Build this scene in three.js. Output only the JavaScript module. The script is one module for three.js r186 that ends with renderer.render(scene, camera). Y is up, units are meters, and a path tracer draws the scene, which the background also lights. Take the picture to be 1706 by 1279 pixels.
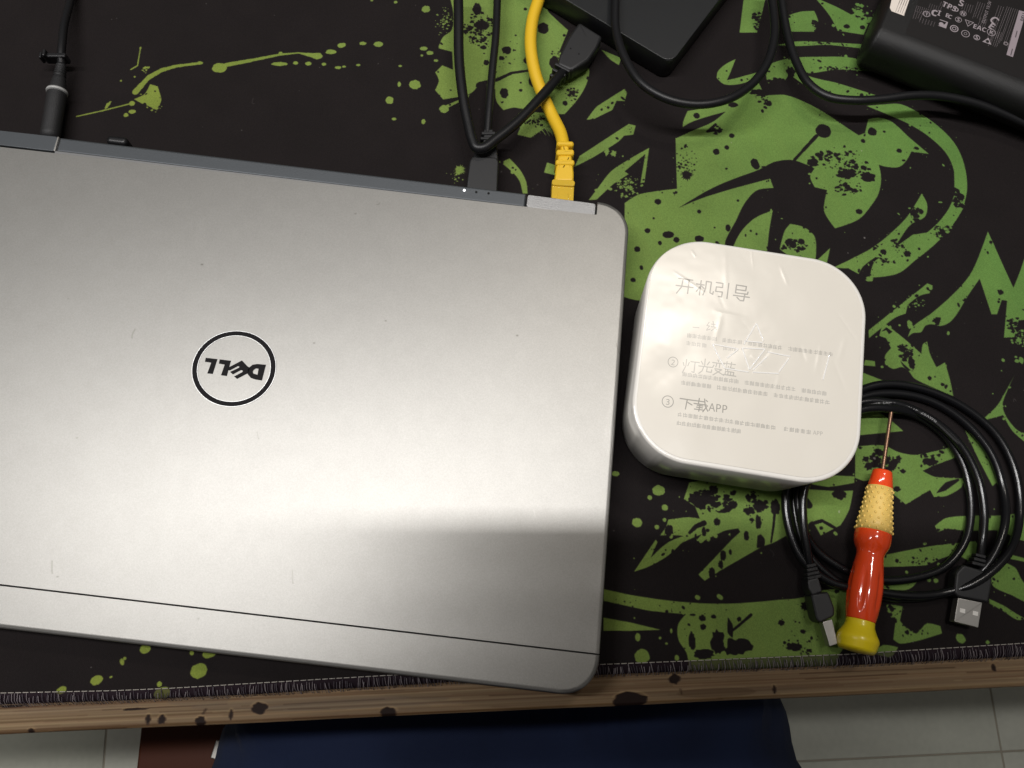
import * as THREE from 'three';
import { RoundedBoxGeometry } from 'three/addons/geometries/RoundedBoxGeometry.js';
import { MarchingCubes } from 'three/addons/objects/MarchingCubes.js';
import { mergeGeometries, mergeVertices, toCreasedNormals } from 'three/addons/utils/BufferGeometryUtils.js';
import { RectAreaLightUniformsLib } from 'three/addons/lights/RectAreaLightUniformsLib.js';

// ---------------------------------------------------------------- camera, lamps, exposure
const scene = new THREE.Scene();
const V = (x, y, z) => new THREE.Vector3(x, y, z);
const CX = 853, CY = 639.5, F = 1380, H = 0.37, NADIR = [816, 1016];       // a phone held 37 cm above the table, tipped forward
const dn = V((NADIR[0] - CX) / F, (NADIR[1] - CY) / F, 1).normalize();
const ex = V(1, 0, 0).addScaledVector(dn, -dn.x).normalize();
const ez = new THREE.Vector3().crossVectors(dn, ex).normalize(); if (ez.y < 0) ez.negate();
const toWorld = (v) => V(v.dot(ex), -v.dot(dn), v.dot(ez));
const camera = new THREE.PerspectiveCamera(2 * Math.atan(639.5 / F) * 180 / Math.PI, 1024 / 768, 0.01, 30);
camera.position.set(0, H, 0);
const camBasis = new THREE.Matrix4().makeBasis(toWorld(V(1, 0, 0)), toWorld(V(0, -1, 0)), toWorld(V(0, 0, -1)));
camera.quaternion.setFromRotationMatrix(camBasis);
scene.add(camera);
// the point at height h that the photograph shows at pixel (px, py): used to measure where things stand
function at(px, py, h = 0) {
  const v = V(px - CX, py - CY, F); v.divideScalar(v.dot(dn));
  return V(v.dot(ex) * (H - h), h, v.dot(ez) * (H - h));
}
const renderer = new THREE.WebGLRenderer({ antialias: true });
renderer.setSize(1024, 768);
renderer.toneMapping = THREE.LinearToneMapping;
renderer.toneMappingExposure = 1.68;
renderer.shadowMap.enabled = true;
RectAreaLightUniformsLib.init();
scene.background = new THREE.Color(0.035, 0.034, 0.032);
function tubeLamp(x, y, z, w, h, intensity, color) {
  const l = new THREE.RectAreaLight(color, intensity, w, h);
  l.position.set(x, y, z); l.lookAt(x, y - 1, z); scene.add(l); return l;
}
tubeLamp(0.40, 1.55, -0.66, 0.20, 0.05, 62, 0xfff6ea);       // lamp beyond the table, mirrored in the white box
tubeLamp(-0.36, 1.50, -0.180, 1.4, 0.035, 86, 0xfdfbfa);     // long tube nearly overhead
tubeLamp(0.1, 1.75, 0.1, 3.2, 3.2, 0.050, 0xfcf8f3);          // light coming back from the pale ceiling

// ---------------------------------------------------------------- helpers
let seed = 7;
const rnd = () => { seed = (seed + 0x6d2b79f5) | 0; let t = Math.imul(seed ^ (seed >>> 15), 1 | seed); t = (t + Math.imul(t ^ (t >>> 7), 61 | t)) ^ t; return ((t ^ (t >>> 14)) >>> 0) / 4294967296; };
const rr = (a, b) => a + (b - a) * rnd();
const col = (r, g, b) => new THREE.Color().setRGB(r, g, b);
const used = {};
function numbered(n) { used[n] = (used[n] ?? -1) + 1; return used[n] ? n + '_' + String(used[n]).padStart(3, '0') : n; }
function tag(o, label, category, group) { Object.assign(o.userData, { label, category }); if (group) o.userData.group = group; return o; }
function thing(name, label, category, pos) {
  const o = new THREE.Group(); o.name = numbered(name); o.position.copy(pos ?? V(0, 0, 0)); scene.add(o);
  if (label) tag(o, label, category);
  return o;
}
// a part: geometry given in world coordinates, moved into its parent's frame
function part(name, geo, mat, parent, extra) {
  const g = Array.isArray(geo) ? mergeGeometries(geo.map(norm)) : geo;
  parent.updateWorldMatrix(true, false);
  g.applyMatrix4(parent.matrixWorld.clone().invert());
  const m = new THREE.Mesh(g, mat); m.name = name; m.castShadow = m.receiveShadow = true;
  if (extra) Object.assign(m.userData, extra);
  parent.add(m); return m;
}
const norm = (g) => { let q = g.index ? g.toNonIndexed() : g; for (const k of Object.keys(q.attributes)) if (!['position', 'normal', 'uv'].includes(k)) q.deleteAttribute(k); if (!q.attributes.uv) q.setAttribute('uv', new THREE.BufferAttribute(new Float32Array(q.attributes.position.count * 2), 2)); return q; };
// outline in the ground plane (points with x and z), extruded between two heights with rounded edges
function slab(pts, y0, y1, bevel = 0.0005, seg = 3, holes = []) {
  const sh = new THREE.Shape(pts.map((p) => new THREE.Vector2(p.x, -p.z)));
  for (const h of holes) sh.holes.push(new THREE.Path(h.map((p) => new THREE.Vector2(p.x, -p.z))));
  const b = Math.min(bevel, (y1 - y0) / 2.02);
  const g = new THREE.ExtrudeGeometry(sh, { depth: y1 - y0 - 2 * b, bevelEnabled: b > 0, bevelThickness: b, bevelSize: b, bevelOffset: -b, bevelSegments: seg, curveSegments: 12 });
  g.rotateX(-Math.PI / 2); g.translate(0, y0 + b, 0);
  const cg = toCreasedNormals(g, 0.55), cp = cg.attributes.position, cn = cg.attributes.normal;
  for (let i = 0; i < cp.count; i++) if (cp.getY(i) > y1 - 1e-6 && cn.getY(i) > 0.5) cn.setXYZ(i, 0, 1, 0);   // the flat top stays flat
  return cg;
}
function roundPoly(pts, r, n = 8, most = 0.49) {                                         // corners of an outline rounded off, one radius or one per corner
  const out = [];
  pts.forEach((p, i) => {
    const a = pts[(i + pts.length - 1) % pts.length], c = pts[(i + 1) % pts.length], q = Array.isArray(r) ? r[i] : r;
    if (!q) { out.push(p.clone()); return; }
    const u = a.clone().sub(p), w = c.clone().sub(p), k = Math.min(q, u.length() * most, w.length() * most);
    const s = p.clone().addScaledVector(u.normalize(), k), e = p.clone().addScaledVector(w.normalize(), k);
    for (let j = 0; j <= n; j++) {
      const t = j / n;                                                      // conic through the corner, close to a circle
      const wgt = Math.SQRT1_2, b0 = (1 - t) ** 2, b1 = 2 * t * (1 - t) * wgt, b2 = t * t, d = b0 + b1 + b2;
      out.push(s.clone().multiplyScalar(b0).addScaledVector(p, b1).addScaledVector(e, b2).divideScalar(d));
    }
  });
  return out;
}
const view = (ox, oy, s) => (x, y, h = 0) => at(ox + x / s, oy + y / s, h);
const poly = (vw, list, h) => list.map(([x, y]) => vw(x, y, h));
function tube(pts, r, seg = 0, radial = 12, closed = false) {
  const c = new THREE.CatmullRomCurve3(pts, closed, 'centripetal');
  return new THREE.TubeGeometry(c, seg || Math.max(24, pts.length * 14), r, radial, closed);
}
function lathe(profile, a, b, radial = 40) {                                // profile [[distance along a to b, radius]]
  const g = new THREE.LatheGeometry(profile.map(([d, r]) => new THREE.Vector2(Math.max(r, 1e-5), d)), radial);
  const dir = b.clone().sub(a).normalize();
  g.applyQuaternion(new THREE.Quaternion().setFromUnitVectors(V(0, 1, 0), dir)); g.translate(a.x, a.y, a.z);
  return g;
}
function orientedBox(c, xd, w, h, d, r = 0.0004) {                          // box with its length along xd in plan
  const g = new RoundedBoxGeometry(w, h, d, 3, r);
  g.rotateY(-Math.atan2(xd.z, xd.x)); g.translate(c.x, c.y, c.z); return g;
}
// tiling noise textures
function noiseTex(n, fn, srgb) {
  const d = new Uint8Array(n * n * 4);
  for (let y = 0; y < n; y++) for (let x = 0; x < n; x++) { const v = fn(x, y), i = (y * n + x) * 4; const c = Array.isArray(v) ? v : [v, v, v]; for (let k = 0; k < 3; k++) d[i + k] = Math.max(0, Math.min(255, c[k] * 255)); d[i + 3] = 255; }
  const t = new THREE.DataTexture(d, n, n); t.wrapS = t.wrapT = THREE.RepeatWrapping; t.magFilter = THREE.LinearFilter; t.minFilter = THREE.LinearMipmapLinearFilter; t.generateMipmaps = true;
  if (srgb) t.colorSpace = THREE.SRGBColorSpace; t.needsUpdate = true; return t;
}
function valueNoise(cells, s0) {                                            // tiling on [0,1)
  const tbl = new Float32Array(cells * cells); const keep = seed; seed = s0; for (let i = 0; i < tbl.length; i++) tbl[i] = rnd(); seed = keep;
  return (u, v) => {
    const x = u * cells, y = v * cells, ix = Math.floor(x), iy = Math.floor(y); let fx = x - ix, fy = y - iy; fx = fx * fx * (3 - 2 * fx); fy = fy * fy * (3 - 2 * fy);
    const q = (a, b) => tbl[((b % cells + cells) % cells) * cells + ((a % cells + cells) % cells)];
    return (q(ix, iy) * (1 - fx) + q(ix + 1, iy) * fx) * (1 - fy) + (q(ix, iy + 1) * (1 - fx) + q(ix + 1, iy + 1) * fx) * fy;
  };
}
function rep(t, x, y) { const c = t.clone(); c.repeat.set(x, y); c.needsUpdate = true; return c; }
function canvasTex(c, srgb = true) { const t = new THREE.CanvasTexture(c); if (srgb) t.colorSpace = THREE.SRGBColorSpace; t.anisotropy = 8; return t; }
const fine = noiseTex(256, () => rnd());
const n8 = valueNoise(8, 11), n32 = valueNoise(32, 12), n64 = valueNoise(64, 13);
const soft = noiseTex(256, (x, y) => 0.5 * n8(x / 256, y / 256) + 0.3 * n32(x / 256, y / 256) + 0.2 * n64(x / 256, y / 256));
const weave = noiseTex(256, (x, y) => { const k = Math.PI * 2 * 32 / 256, o = (Math.floor(y / 4) % 2) * Math.PI; return 0.5 + 0.28 * Math.sin(x * k + o) * Math.cos(y * k * 0.5) + 0.22 * (rnd() - 0.5); });

// ---------------------------------------------------------------- materials
const std = (o) => new THREE.MeshStandardMaterial(o), phy = (o) => new THREE.MeshPhysicalMaterial(o);
const M = {
  cable: phy({ color: col(0.007, 0.007, 0.008), roughness: 0.42, roughnessMap: null, specularIntensity: 0.8 }),
  glossCable: phy({ color: col(0.006, 0.006, 0.007), roughness: 0.24 }),
  rubber: phy({ color: col(0.014, 0.014, 0.015), roughness: 0.55, bumpMap: rep(fine, 60, 60), bumpScale: 0.00004 }),
  plug: phy({ color: col(0.013, 0.013, 0.014), roughness: 0.5 }),
  black: phy({ color: col(0.008, 0.008, 0.009), roughness: 0.4 }),
  matte: std({ color: col(0.004, 0.004, 0.004), roughness: 0.9 }),
  yellow: phy({ color: col(0.80, 0.50, 0.022), roughness: 0.42 }),
  yellowClear: phy({ color: col(0.85, 0.56, 0.05), roughness: 0.16, transmission: 0.25, thickness: 0.004, ior: 1.5 }),
  steel: std({ color: col(0.40, 0.385, 0.36), metalness: 0.9, roughness: 0.44 }),
  hingeBar: std({ color: col(0.088, 0.096, 0.104), metalness: 0.55, roughness: 0.46, bumpMap: rep(fine, 50, 50), bumpScale: 0.00002 }),
  brushed: std({ color: col(0.36, 0.36, 0.36), metalness: 0.85, roughness: 0.42, bumpMap: rep(fine, 4, 900), bumpScale: 0.00003 }),
};

// ---------------------------------------------------------------- floor
const FLOOR = -0.80;
const floor = new THREE.Group(); floor.name = 'floor'; floor.userData.kind = 'structure'; floor.position.set(0, FLOOR, 0); floor.rotation.y = 0.040; scene.add(floor);
{
  const bed = new THREE.Mesh(new THREE.BoxGeometry(3.6, 0.05, 3.2), std({ color: col(0.33, 0.30, 0.24), roughness: 0.95 }));
  bed.name = 'grout_bed'; bed.position.set(0, -0.0265, 0); bed.receiveShadow = true; floor.add(bed);
  const T = 0.2935, g = new RoundedBoxGeometry(T - 0.0022, 0.012, T - 0.0022, 2, 0.0012);
  const mats = [0, 1, 2, 3].map((i) => { const t = rep(soft, 1, 1); t.offset.set(i * 0.27, i * 0.41); return phy({ color: col(0.62 - i * 0.02, 0.62 - i * 0.018, 0.54 - i * 0.02), roughness: 0.32, roughnessMap: t, map: noiseTex(128, (x, y) => { const v = 0.80 + 0.16 * (0.6 * n8((x / 128 + i * 0.3) % 1, y / 128) + 0.4 * n64(x / 128, (y / 128 + i * 0.2) % 1)); return [v, v, v * 0.99]; }) }); });
  for (let i = -5; i < 6; i++) for (let j = -4; j < 5; j++) {
    const m = new THREE.Mesh(g, mats[Math.floor(rnd() * 4)]); m.name = numbered('tile'); m.receiveShadow = m.castShadow = true;
    m.position.set(0.378 - T / 2 + i * T, -0.006 + rr(-0.0002, 0.0002), 0.196 - T / 2 + j * T + 0.012); floor.add(m);
  }
}

// ---------------------------------------------------------------- table
const edgeSlope = -0.0404, edgeZ = 0.0416;                                  // front edge of the table, seen at the bottom of the photograph
const table = thing('table', 'old wooden table with a worn chipped front edge under the black and green mat', 'table', V(0.02, FLOOR, -0.3));
table.rotation.y = 0.0404; table.updateMatrixWorld();
const TT = -0.0035;                                                         // table top, the mat lies on it
const onTable = (x, z) => V(x, 0, z).applyAxisAngle(V(0, 1, 0), 0.0404);     // x along the front edge
const eo = V(0, 0, edgeZ);
const TP = (u, w) => eo.clone().add(onTable(u, w));
const woodCanvas = (w, h, base, chips, pale = 0.9) => {
  const c = document.createElement('canvas'); c.width = w; c.height = h; const g = c.getContext('2d');
  g.fillStyle = base; g.fillRect(0, 0, w, h);
  for (let i = 0; i < 420; i++) {
    const y = rnd() * h, x = rnd() * w - 100, l = rr(80, 900), a = rr(0.04, 0.22), dark = rnd() < 0.6;
    g.strokeStyle = dark ? 'rgba(66,38,18,' + a + ')' : 'rgba(206,180,138,' + a * pale + ')'; g.lineWidth = rr(0.6, 2.4);
    g.beginPath(); g.moveTo(x, y); g.bezierCurveTo(x + l * 0.3, y + rr(-3, 3), x + l * 0.6, y + rr(-4, 4), x + l, y + rr(-3, 3)); g.stroke();
  }
  for (let i = 0; i < 60; i++) { g.strokeStyle = 'rgba(40,22,10,' + rr(0.15, 0.5) + ')'; g.lineWidth = rr(0.8, 1.8); const x = rnd() * w, y = rnd() * h; g.beginPath(); g.moveTo(x, y); g.lineTo(x + rr(20, 120), y + rr(-2, 2)); g.stroke(); }
  if (chips) chips(g, w, h);
  return c;
};
{
  const L0 = -0.62, L1 = 0.66, stripW = 0.016;
  // front strip of solid wood, its own board
  const blotches = [[1050, 1166, 27, 12], [270, 1198, 6, 7], [247, 1198, 4, 8], [334, 1203, 9, 9], [385, 1190, 3, 8], [432, 1180, 13, 9], [648, 1189, 14, 10], [52, 1217, 5, 4], [82, 1222, 5, 3], [1124, 1131, 9, 8], [1290, 1148, 3, 7], [1655, 1112, 4, 6], [20, 1176, 20, 2], [225, 1181, 20, 2]];
  const c = woodCanvas(2048, 64, '#78644c', (g, w, h) => {
    for (let i = 0; i < 60; i++) { const x = rnd() * w, y = rnd() * h, l = rr(10, 90); g.fillStyle = rnd() < 0.5 ? 'rgba(92,84,74,' + rr(0.08, 0.25) + ')' : 'rgba(60,40,26,' + rr(0.08, 0.28) + ')'; g.beginPath(); g.ellipse(x, y, l, rr(2, 7), rr(-0.04, 0.04), 0, 7); g.fill(); }
    for (let i = 0; i < 46; i++) { const x = rnd() * w, y = rnd() * h; g.strokeStyle = 'rgba(34,20,12,' + rr(0.3, 0.7) + ')'; g.lineWidth = rr(0.8, 2.2); g.beginPath(); g.moveTo(x, y); g.lineTo(x + rr(-3, 3), y + rr(2, 8)); g.stroke(); }
    for (const [px, py, a, b] of blotches) {
      const p = at(px, py, TT).sub(eo).applyAxisAngle(V(0, 1, 0), -0.0404);
      const x = (p.x - L0) / (L1 - L0) * w, y = (p.z + stripW) / (stripW + 0.004) * h, sx = 0.27e-3 / (L1 - L0) * w, sy = 0.27e-3 / 0.020 * h;
      g.fillStyle = 'rgba(24,13,9,0.95)'; g.beginPath();
      for (let k = 0; k < 18; k++) { const q = k / 18 * 6.283, r = rr(0.75, 1.15); g.lineTo(x + Math.cos(q) * a * sx * r, y + Math.sin(q) * b * sy * r); }
      g.fill();
      g.strokeStyle = 'rgba(190,160,115,0.28)'; g.lineWidth = 1.4; g.beginPath(); g.ellipse(x, y, a * sx * 1.1, b * sy * 1.15, 0, 3.5, 5.9); g.stroke();
    }
  });
  const mat = phy({ map: canvasTex(c), roughness: 0.66, specularIntensity: 0.35, bumpMap: canvasTex(c, false), bumpScale: 0.0004 });
  const pts = []; const n = 90;
  for (let i = 0; i <= n; i++) { const u = L0 + (L1 - L0) * i / n; pts.push([u, (n8(i / n, 0.3) - 0.5) * 0.0008 + (n32(i / n, 0.7) - 0.5) * 0.0007]); }
  const outline = [...pts.map(([u, w]) => TP(u, w)), TP(L1, -stripW), TP(L0, -stripW)];
  const g = slab(outline, TT - 0.026, TT, 0.0016, 4);
  const pa = g.attributes.position, uv = g.attributes.uv;
  for (let i = 0; i < pa.count; i++) { const q = V(pa.getX(i), 0, pa.getZ(i)).sub(eo).applyAxisAngle(V(0, 1, 0), -0.0404); uv.setXY(i, (q.x - L0) / (L1 - L0), 1 - (q.z + stripW) / (stripW + 0.004)); }
  part('edge_strip', g, mat, table);
  const boards = std({ map: canvasTex(woodCanvas(1024, 256, '#7c5a38')), roughness: 0.6 });
  for (let i = 0; i < 6; i++) {
    const z0 = -stripW - 0.0008 - i * 0.1, z1 = z0 - 0.0992;
    const b = slab([TP(L0, z0), TP(L1, z0), TP(L1, z1), TP(L0, z1)], TT - 0.025, TT - 0.0005, 0.0006, 1);
    const p2 = b.attributes.position, u2 = b.attributes.uv; for (let k = 0; k < p2.count; k++) u2.setXY(k, p2.getX(k) / 1.3, p2.getZ(k) / 0.2 + i * 0.37);
    part('board', b, boards, table);
  }
  for (const [u, w] of [[L0 + 0.08, -0.09], [L1 - 0.08, -0.09], [L0 + 0.08, -0.55], [L1 - 0.08, -0.55]]) {
    const p = TP(u, w), h = TT - 0.0255 - FLOOR; const b = new RoundedBoxGeometry(0.055, h, 0.055, 2, 0.003); b.translate(p.x, FLOOR + h / 2, p.z);
    part('leg', b, boards, table);
  }
}

// ---------------------------------------------------------------- mat with printed green splatter
const X0 = -0.30, X1 = 0.345, Z0 = -0.345;
const matEdge = [[-260, 1184], [0, 1173], [192, 1167], [420, 1156], [570, 1147], [860, 1129], [1136, 1118], [1430, 1107], [1706, 1093], [2000, 1078]].map(([x, y]) => at(x, y, 0));
const stitchEdge = [[-260, 1166], [0, 1154], [192, 1150], [286, 1146], [570, 1129], [860, 1112], [1136, 1101], [1422, 1089], [1706, 1071], [2000, 1056]].map(([x, y]) => at(x, y, 0));
const lerpEdge = (e, x) => { for (let i = 1; i < e.length; i++) if (x <= e[i].x || i === e.length - 1) { const t = (x - e[i - 1].x) / (e[i].x - e[i - 1].x); return e[i - 1].z + (e[i].z - e[i - 1].z) * t; } };
const Z1 = 0.052;
function matPrint() {
  const W = 2048, S = W / (X1 - X0), Hc = Math.round((Z1 - Z0) * S), c = document.createElement('canvas'); c.width = W; c.height = Hc;
  const g = c.getContext('2d');
  g.fillStyle = '#1f1b1b'; g.fillRect(0, 0, W, Hc);
  const DARK = '#1f1b1b', px = 0.27e-3 * S;
  const X = (p) => (p.x - X0) * S, Y = (p) => (p.z - Z0) * S;
  // hue of the ink drifts over the print, from yellow green on one side to a purer green on the other
  const ink = g.createLinearGradient(0, Hc * 0.85, W, Hc * 0.25);
  ink.addColorStop(0, '#7d8638'); ink.addColorStop(0.35, '#7a8a3d'); ink.addColorStop(0.55, '#728945'); ink.addColorStop(0.75, '#678643'); ink.addColorStop(1, '#548240');
  const path = (pts, rough, sharp = 0.66) => {
    const q = pts.map((p) => [X(p) + (rough ? rr(-rough, rough) : 0), Y(p) + (rough ? rr(-rough, rough) : 0)]), n = q.length;
    const tan = q.map((p, i) => { const a = q[(i + n - 1) % n], b = q[(i + 1) % n]; const u = [p[0] - a[0], p[1] - a[1]], w = [b[0] - p[0], b[1] - p[1]], lu = Math.hypot(...u) || 1, lw = Math.hypot(...w) || 1; const d = (u[0] * w[0] + u[1] * w[1]) / lu / lw; return d > sharp ? [(u[0] / lu + w[0] / lw) / 2, (u[1] / lu + w[1] / lw) / 2] : null; });
    g.beginPath(); g.moveTo(...q[0]);
    for (let i = 0; i < n; i++) { const j = (i + 1) % n, L = (k) => Math.hypot(q[(k + 1) % n][0] - q[k][0], q[(k + 1) % n][1] - q[k][1]), l = Math.min(L(i), 1.6 * L((i + n - 1) % n), 1.6 * L(j)) / 3, a = tan[i], b = tan[j]; g.bezierCurveTo(...(a ? [q[i][0] + a[0] * l, q[i][1] + a[1] * l] : q[i]), ...(b ? [q[j][0] - b[0] * l, q[j][1] - b[1] * l] : q[j]), ...q[j]); }
    g.closePath(); g.fill();
    if (g.fillStyle === DARK || n < 6) return;
    g.save(); const keep = g.fillStyle;                                        // dry brush: flecks along the edge of a stroke
    for (let i = 0; i < n; i++) {
      const j = (i + 1) % n, L = Math.hypot(q[j][0] - q[i][0], q[j][1] - q[i][1]); if (rnd() < 0.35) continue;
      for (let k = 0; k < L / 7; k++) { const t = rnd(), o = (rnd() + rnd() + rnd() - 1.5) * 15, X2 = q[i][0] + (q[j][0] - q[i][0]) * t - (q[j][1] - q[i][1]) / L * o, Y2 = q[i][1] + (q[j][1] - q[i][1]) * t + (q[j][0] - q[i][0]) / L * o, r = 0.5 + 2.6 * Math.pow(rnd(), 3); g.fillStyle = rnd() < 0.72 ? DARK : keep; g.beginPath(); g.ellipse(X2, Y2, r * rr(0.7, 1.6), r * rr(0.6, 1.1), rnd() * 3, 0, 7); g.fill(); }
    }
    g.restore(); g.fillStyle = keep;
  };
  const blob = (p, a, b, rough = 0.1, rot = 0) => { g.beginPath(); const k = 22; for (let i = 0; i < k; i++) { const t = i / k * 6.283, r = 1 + rr(-rough, rough), x = Math.cos(t) * a * r, y = Math.sin(t) * b * r; g.lineTo(X(p) + x * Math.cos(rot) - y * Math.sin(rot), Y(p) + x * Math.sin(rot) + y * Math.cos(rot)); } g.closePath(); g.fill(); };
  const spiky = (p, r) => { g.beginPath(); for (let i = 0; i < 34; i++) { const t = i / 34 * 6.283, q = r * (i % 2 ? rr(0.6, 0.85) : rr(0.85, 1.35)); g.lineTo(X(p) + Math.cos(t) * q, Y(p) + Math.sin(t) * q); } g.closePath(); g.fill(); };
  const streak = (pts, w0, w1) => { for (let i = 1; i < pts.length; i++) { g.lineCap = 'round'; const n = 14; for (let k = 0; k < n; k++) { const t = (i - 1 + k / n) / (pts.length - 1); g.lineWidth = (w0 + (w1 - w0) * t) * rr(0.85, 1.15); const a = pts[i - 1], b = pts[i]; g.beginPath(); g.moveTo(X(a) + (X(b) - X(a)) * k / n, Y(a) + (Y(b) - Y(a)) * k / n); g.lineTo(X(a) + (X(b) - X(a)) * (k + 1) / n, Y(a) + (Y(b) - Y(a)) * (k + 1) / n); g.stroke(); } } };
  const cluster = (p, rad, n, big, squash = 1) => { for (let i = 0; i < n; i++) { const t = rnd() * 6.283, d = Math.pow(rnd(), 0.8) * rad, s = big * Math.pow(rnd(), 2.2) + 0.7; g.beginPath(); const cx = X(p) + Math.cos(t) * d, cy = Y(p) + Math.sin(t) * d * squash; for (let k = 0; k < 9; k++) { const a = k / 9 * 6.283, r = s * rr(0.55, 1.3); g.lineTo(cx + Math.cos(a) * r * 1.2, cy + Math.sin(a) * r); } g.closePath(); g.fill(); } };
  const G = () => { g.fillStyle = g.strokeStyle = ink; }, D = () => { g.fillStyle = g.strokeStyle = DARK; };
  const A = view(570, 0, 2.974), B = view(1120, 20, 2.911), C = view(1136, 430, 2.974), Dv = view(1420, 400, 4.262), Ev = view(1000, 760, 3.7625), Fv = view(1280, 780, 3.998), Hh = view(0, 0, 2.974), I = view(0, 849, 2.974);
  const a = px / 2.974 * 1.0, b = px / 2.911, e = px / 3.7625, f = px / 3.998, dd = px / 4.262;
  // ---- left splash trail
  G();
  path(poly(Hh, [[665, 490], [715, 465], [745, 415], [780, 425], [795, 460], [800, 500], [775, 543], [740, 525], [700, 515]]), 1);
  streak(poly(Hh, [[672, 455], [735, 385], [800, 348], [870, 328], [1000, 312]]), 32 * a, 14 * a); blob(Hh(990, 312), 13 * a, 12 * a);
  streak(poly(Hh, [[380, 577], [510, 548], [640, 515]]), 7 * a, 9 * a); streak(poly(Hh, [[648, 345], [682, 325], [697, 235]]), 8 * a, 6 * a); blob(Hh(697, 238), 6 * a, 9 * a);
  blob(Hh(535, 520), 10 * a, 26 * a, 0.3, 0.5); cluster(Hh(725, 345), 24 * a, 16, 10 * a);
  blob(Hh(1088, 336), 41 * a, 31 * a, 0.08); streak(poly(Hh, [[1120, 322], [1240, 300], [1390, 270], [1480, 262]]), 26 * a, 7 * a); streak(poly(Hh, [[1480, 262], [1570, 278]]), 8 * a, 36 * a); blob(Hh(1572, 277), 31 * a, 22 * a);
  for (const [x, y, p, q] of [[1385, 317, 45, 13], [1465, 312, 15, 12], [1528, 315, 18, 13], [1640, 257, 30, 16], [1690, 225, 20, 16], [1605, 318, 14, 10], [1675, 335, 18, 10], [625, 570, 14, 13], [655, 553, 21, 13], [655, 512, 17, 16], [1390, 263, 12, 10], [668, 380, 6, 6], [600, 400, 6, 6]]) blob(Hh(x, y), p * a, q * a);
  cluster(Hh(770, 520), 45 * a, 22, 6 * a); 
  for (const [x, y, p, q] of [[415, 45, 24, 24], [265, 10, 11, 10], [147, 2, 9, 6], [180, 218, 28, 18], [103, 215, 20, 12], [5, 222, 16, 14], [80, 322, 13, 8], [10, 330, 12, 7], [288, 327, 11, 7], [360, 420, 33, 31], [283, 418, 10, 17], [235, 497, 23, 24], [257, 590, 13, 9], [403, 603, 12, 16], [405, 240, 23, 13], [435, 262, 20, 14], [465, 300, 13, 9], [395, 275, 8, 8], [505, 540, 26, 25]]) blob(A(x, y), p * a, q * a);
  streak(poly(A, [[505, 535], [570, 505], [640, 470]]), 18 * a, 10 * a); spiky(A(583, 843), 29 * a); cluster(A(560, 870), 50 * a, 16, 3 * a);
  // ---- splash behind the cables
  path(poly(A, [[520, -60], [548, 60], [540, 150], [500, 185], [472, 240], [545, 260], [552, 345], [500, 325], [460, 360], [478, 400], [463, 450], [505, 494], [560, 487], [625, 470], [700, 420], [760, 440], [765, 500], [800, 550], [850, 532], [900, 540], [960, 500], [1010, 530], [1060, 560], [1100, 565], [1150, 512], [1195, 450], [1222, 390], [1227, 340], [1200, 300], [1110, 300], [1080, 250], [1118, 150], [1050, 85], [1015, 50], [1010, -60]]), 1.5);
  path(poly(A, [[865, 665], [900, 610], [960, 555], [1045, 560], [1040, 610], [985, 645], [930, 680]]), 1.5);
  for (let i = 0; i < 40; i++) { const x = rr(880, 1045), y = rr(600, 640), l = rr(20, 60); streak([A(x, y), A(x + l * 0.55, y + l * rr(0.3, 1))], 4 * a, 1.2 * a); }
  cluster(A(510, 110), 60 * a, 50, 5 * a, 1.8);
  path(poly(A, [[785, 805], [830, 785], [880, 840], [912, 900], [920, 960], [895, 960], [880, 900], [840, 850]]));
  path(poly(A, [[1015, 805], [1062, 820], [1055, 868], [1000, 855]]));
  path(poly(A, [[1210, 595], [1260, 530], [1400, 440], [1412, 460], [1400, 502], [1360, 500], [1340, 545], [1250, 590]]), 0.5, 0.94);
  path(poly(A, [[1150, 825], [1178, 775], [1420, 615], [1453, 622], [1445, 670], [1398, 672], [1370, 700], [1250, 775]]), 1, 0.94);
  path(poly(A, [[1222, 990], [1270, 930], [1330, 850], [1420, 790], [1522, 732], [1500, 905], [1480, 908], [1502, 765], [1400, 850], [1420, 862], [1340, 915], [1260, 990]]), 0.8, 0.94);
  blob(A(1310, 750), 14 * a, 26 * a, 0.35); blob(A(1345, 760), 14 * a, 20 * a, 0.35); cluster(A(1420, 930), 80 * a, 90, 6 * a, 0.9);
  path(poly(A, [[1285, 245], [1385, 290], [1370, 325], [1330, 295]]), 1);
  D();
  for (const [x, y, p, q] of [[995, 140, 33, 36], [815, 248, 28, 26], [790, 288, 16, 14], [803, 462, 24, 32], [715, 310, 17, 17], [915, 300, 18, 22], [690, 125, 42, 30], [668, 45, 26, 40], [885, 448, 10, 9], [945, 400, 22, 42], [908, 45, 10, 10], [860, 175, 6, 6], [885, 410, 6, 6], [1105, 512, 14, 16], [700, 235, 18, 12], [1050, 310, 26, 40]]) blob(A(x, y), p * a, q * a, 0.14);
  streak(poly(A, [[640, 480], [700, 412], [770, 395], [840, 362], [960, 345]]), 26 * a, 13 * a); blob(A(690, 420), 34 * a, 22 * a, 0.2); path(poly(A, [[665, 470], [700, 420], [720, 450], [690, 525]]), 1);
  cluster(A(680, 130), 95 * a, 120, 12 * a); cluster(A(690, 200), 70 * a, 40, 8 * a, 0.8); cluster(A(800, 290), 130 * a, 26, 5 * a); cluster(A(1140, 470), 45 * a, 40, 8 * a); cluster(A(1080, 290), 60 * a, 40, 9 * a, 1.3); cluster(A(970, 600), 60 * a, 36, 7 * a, 0.7);
  // ---- the large swirl on the right
  G();
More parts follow.
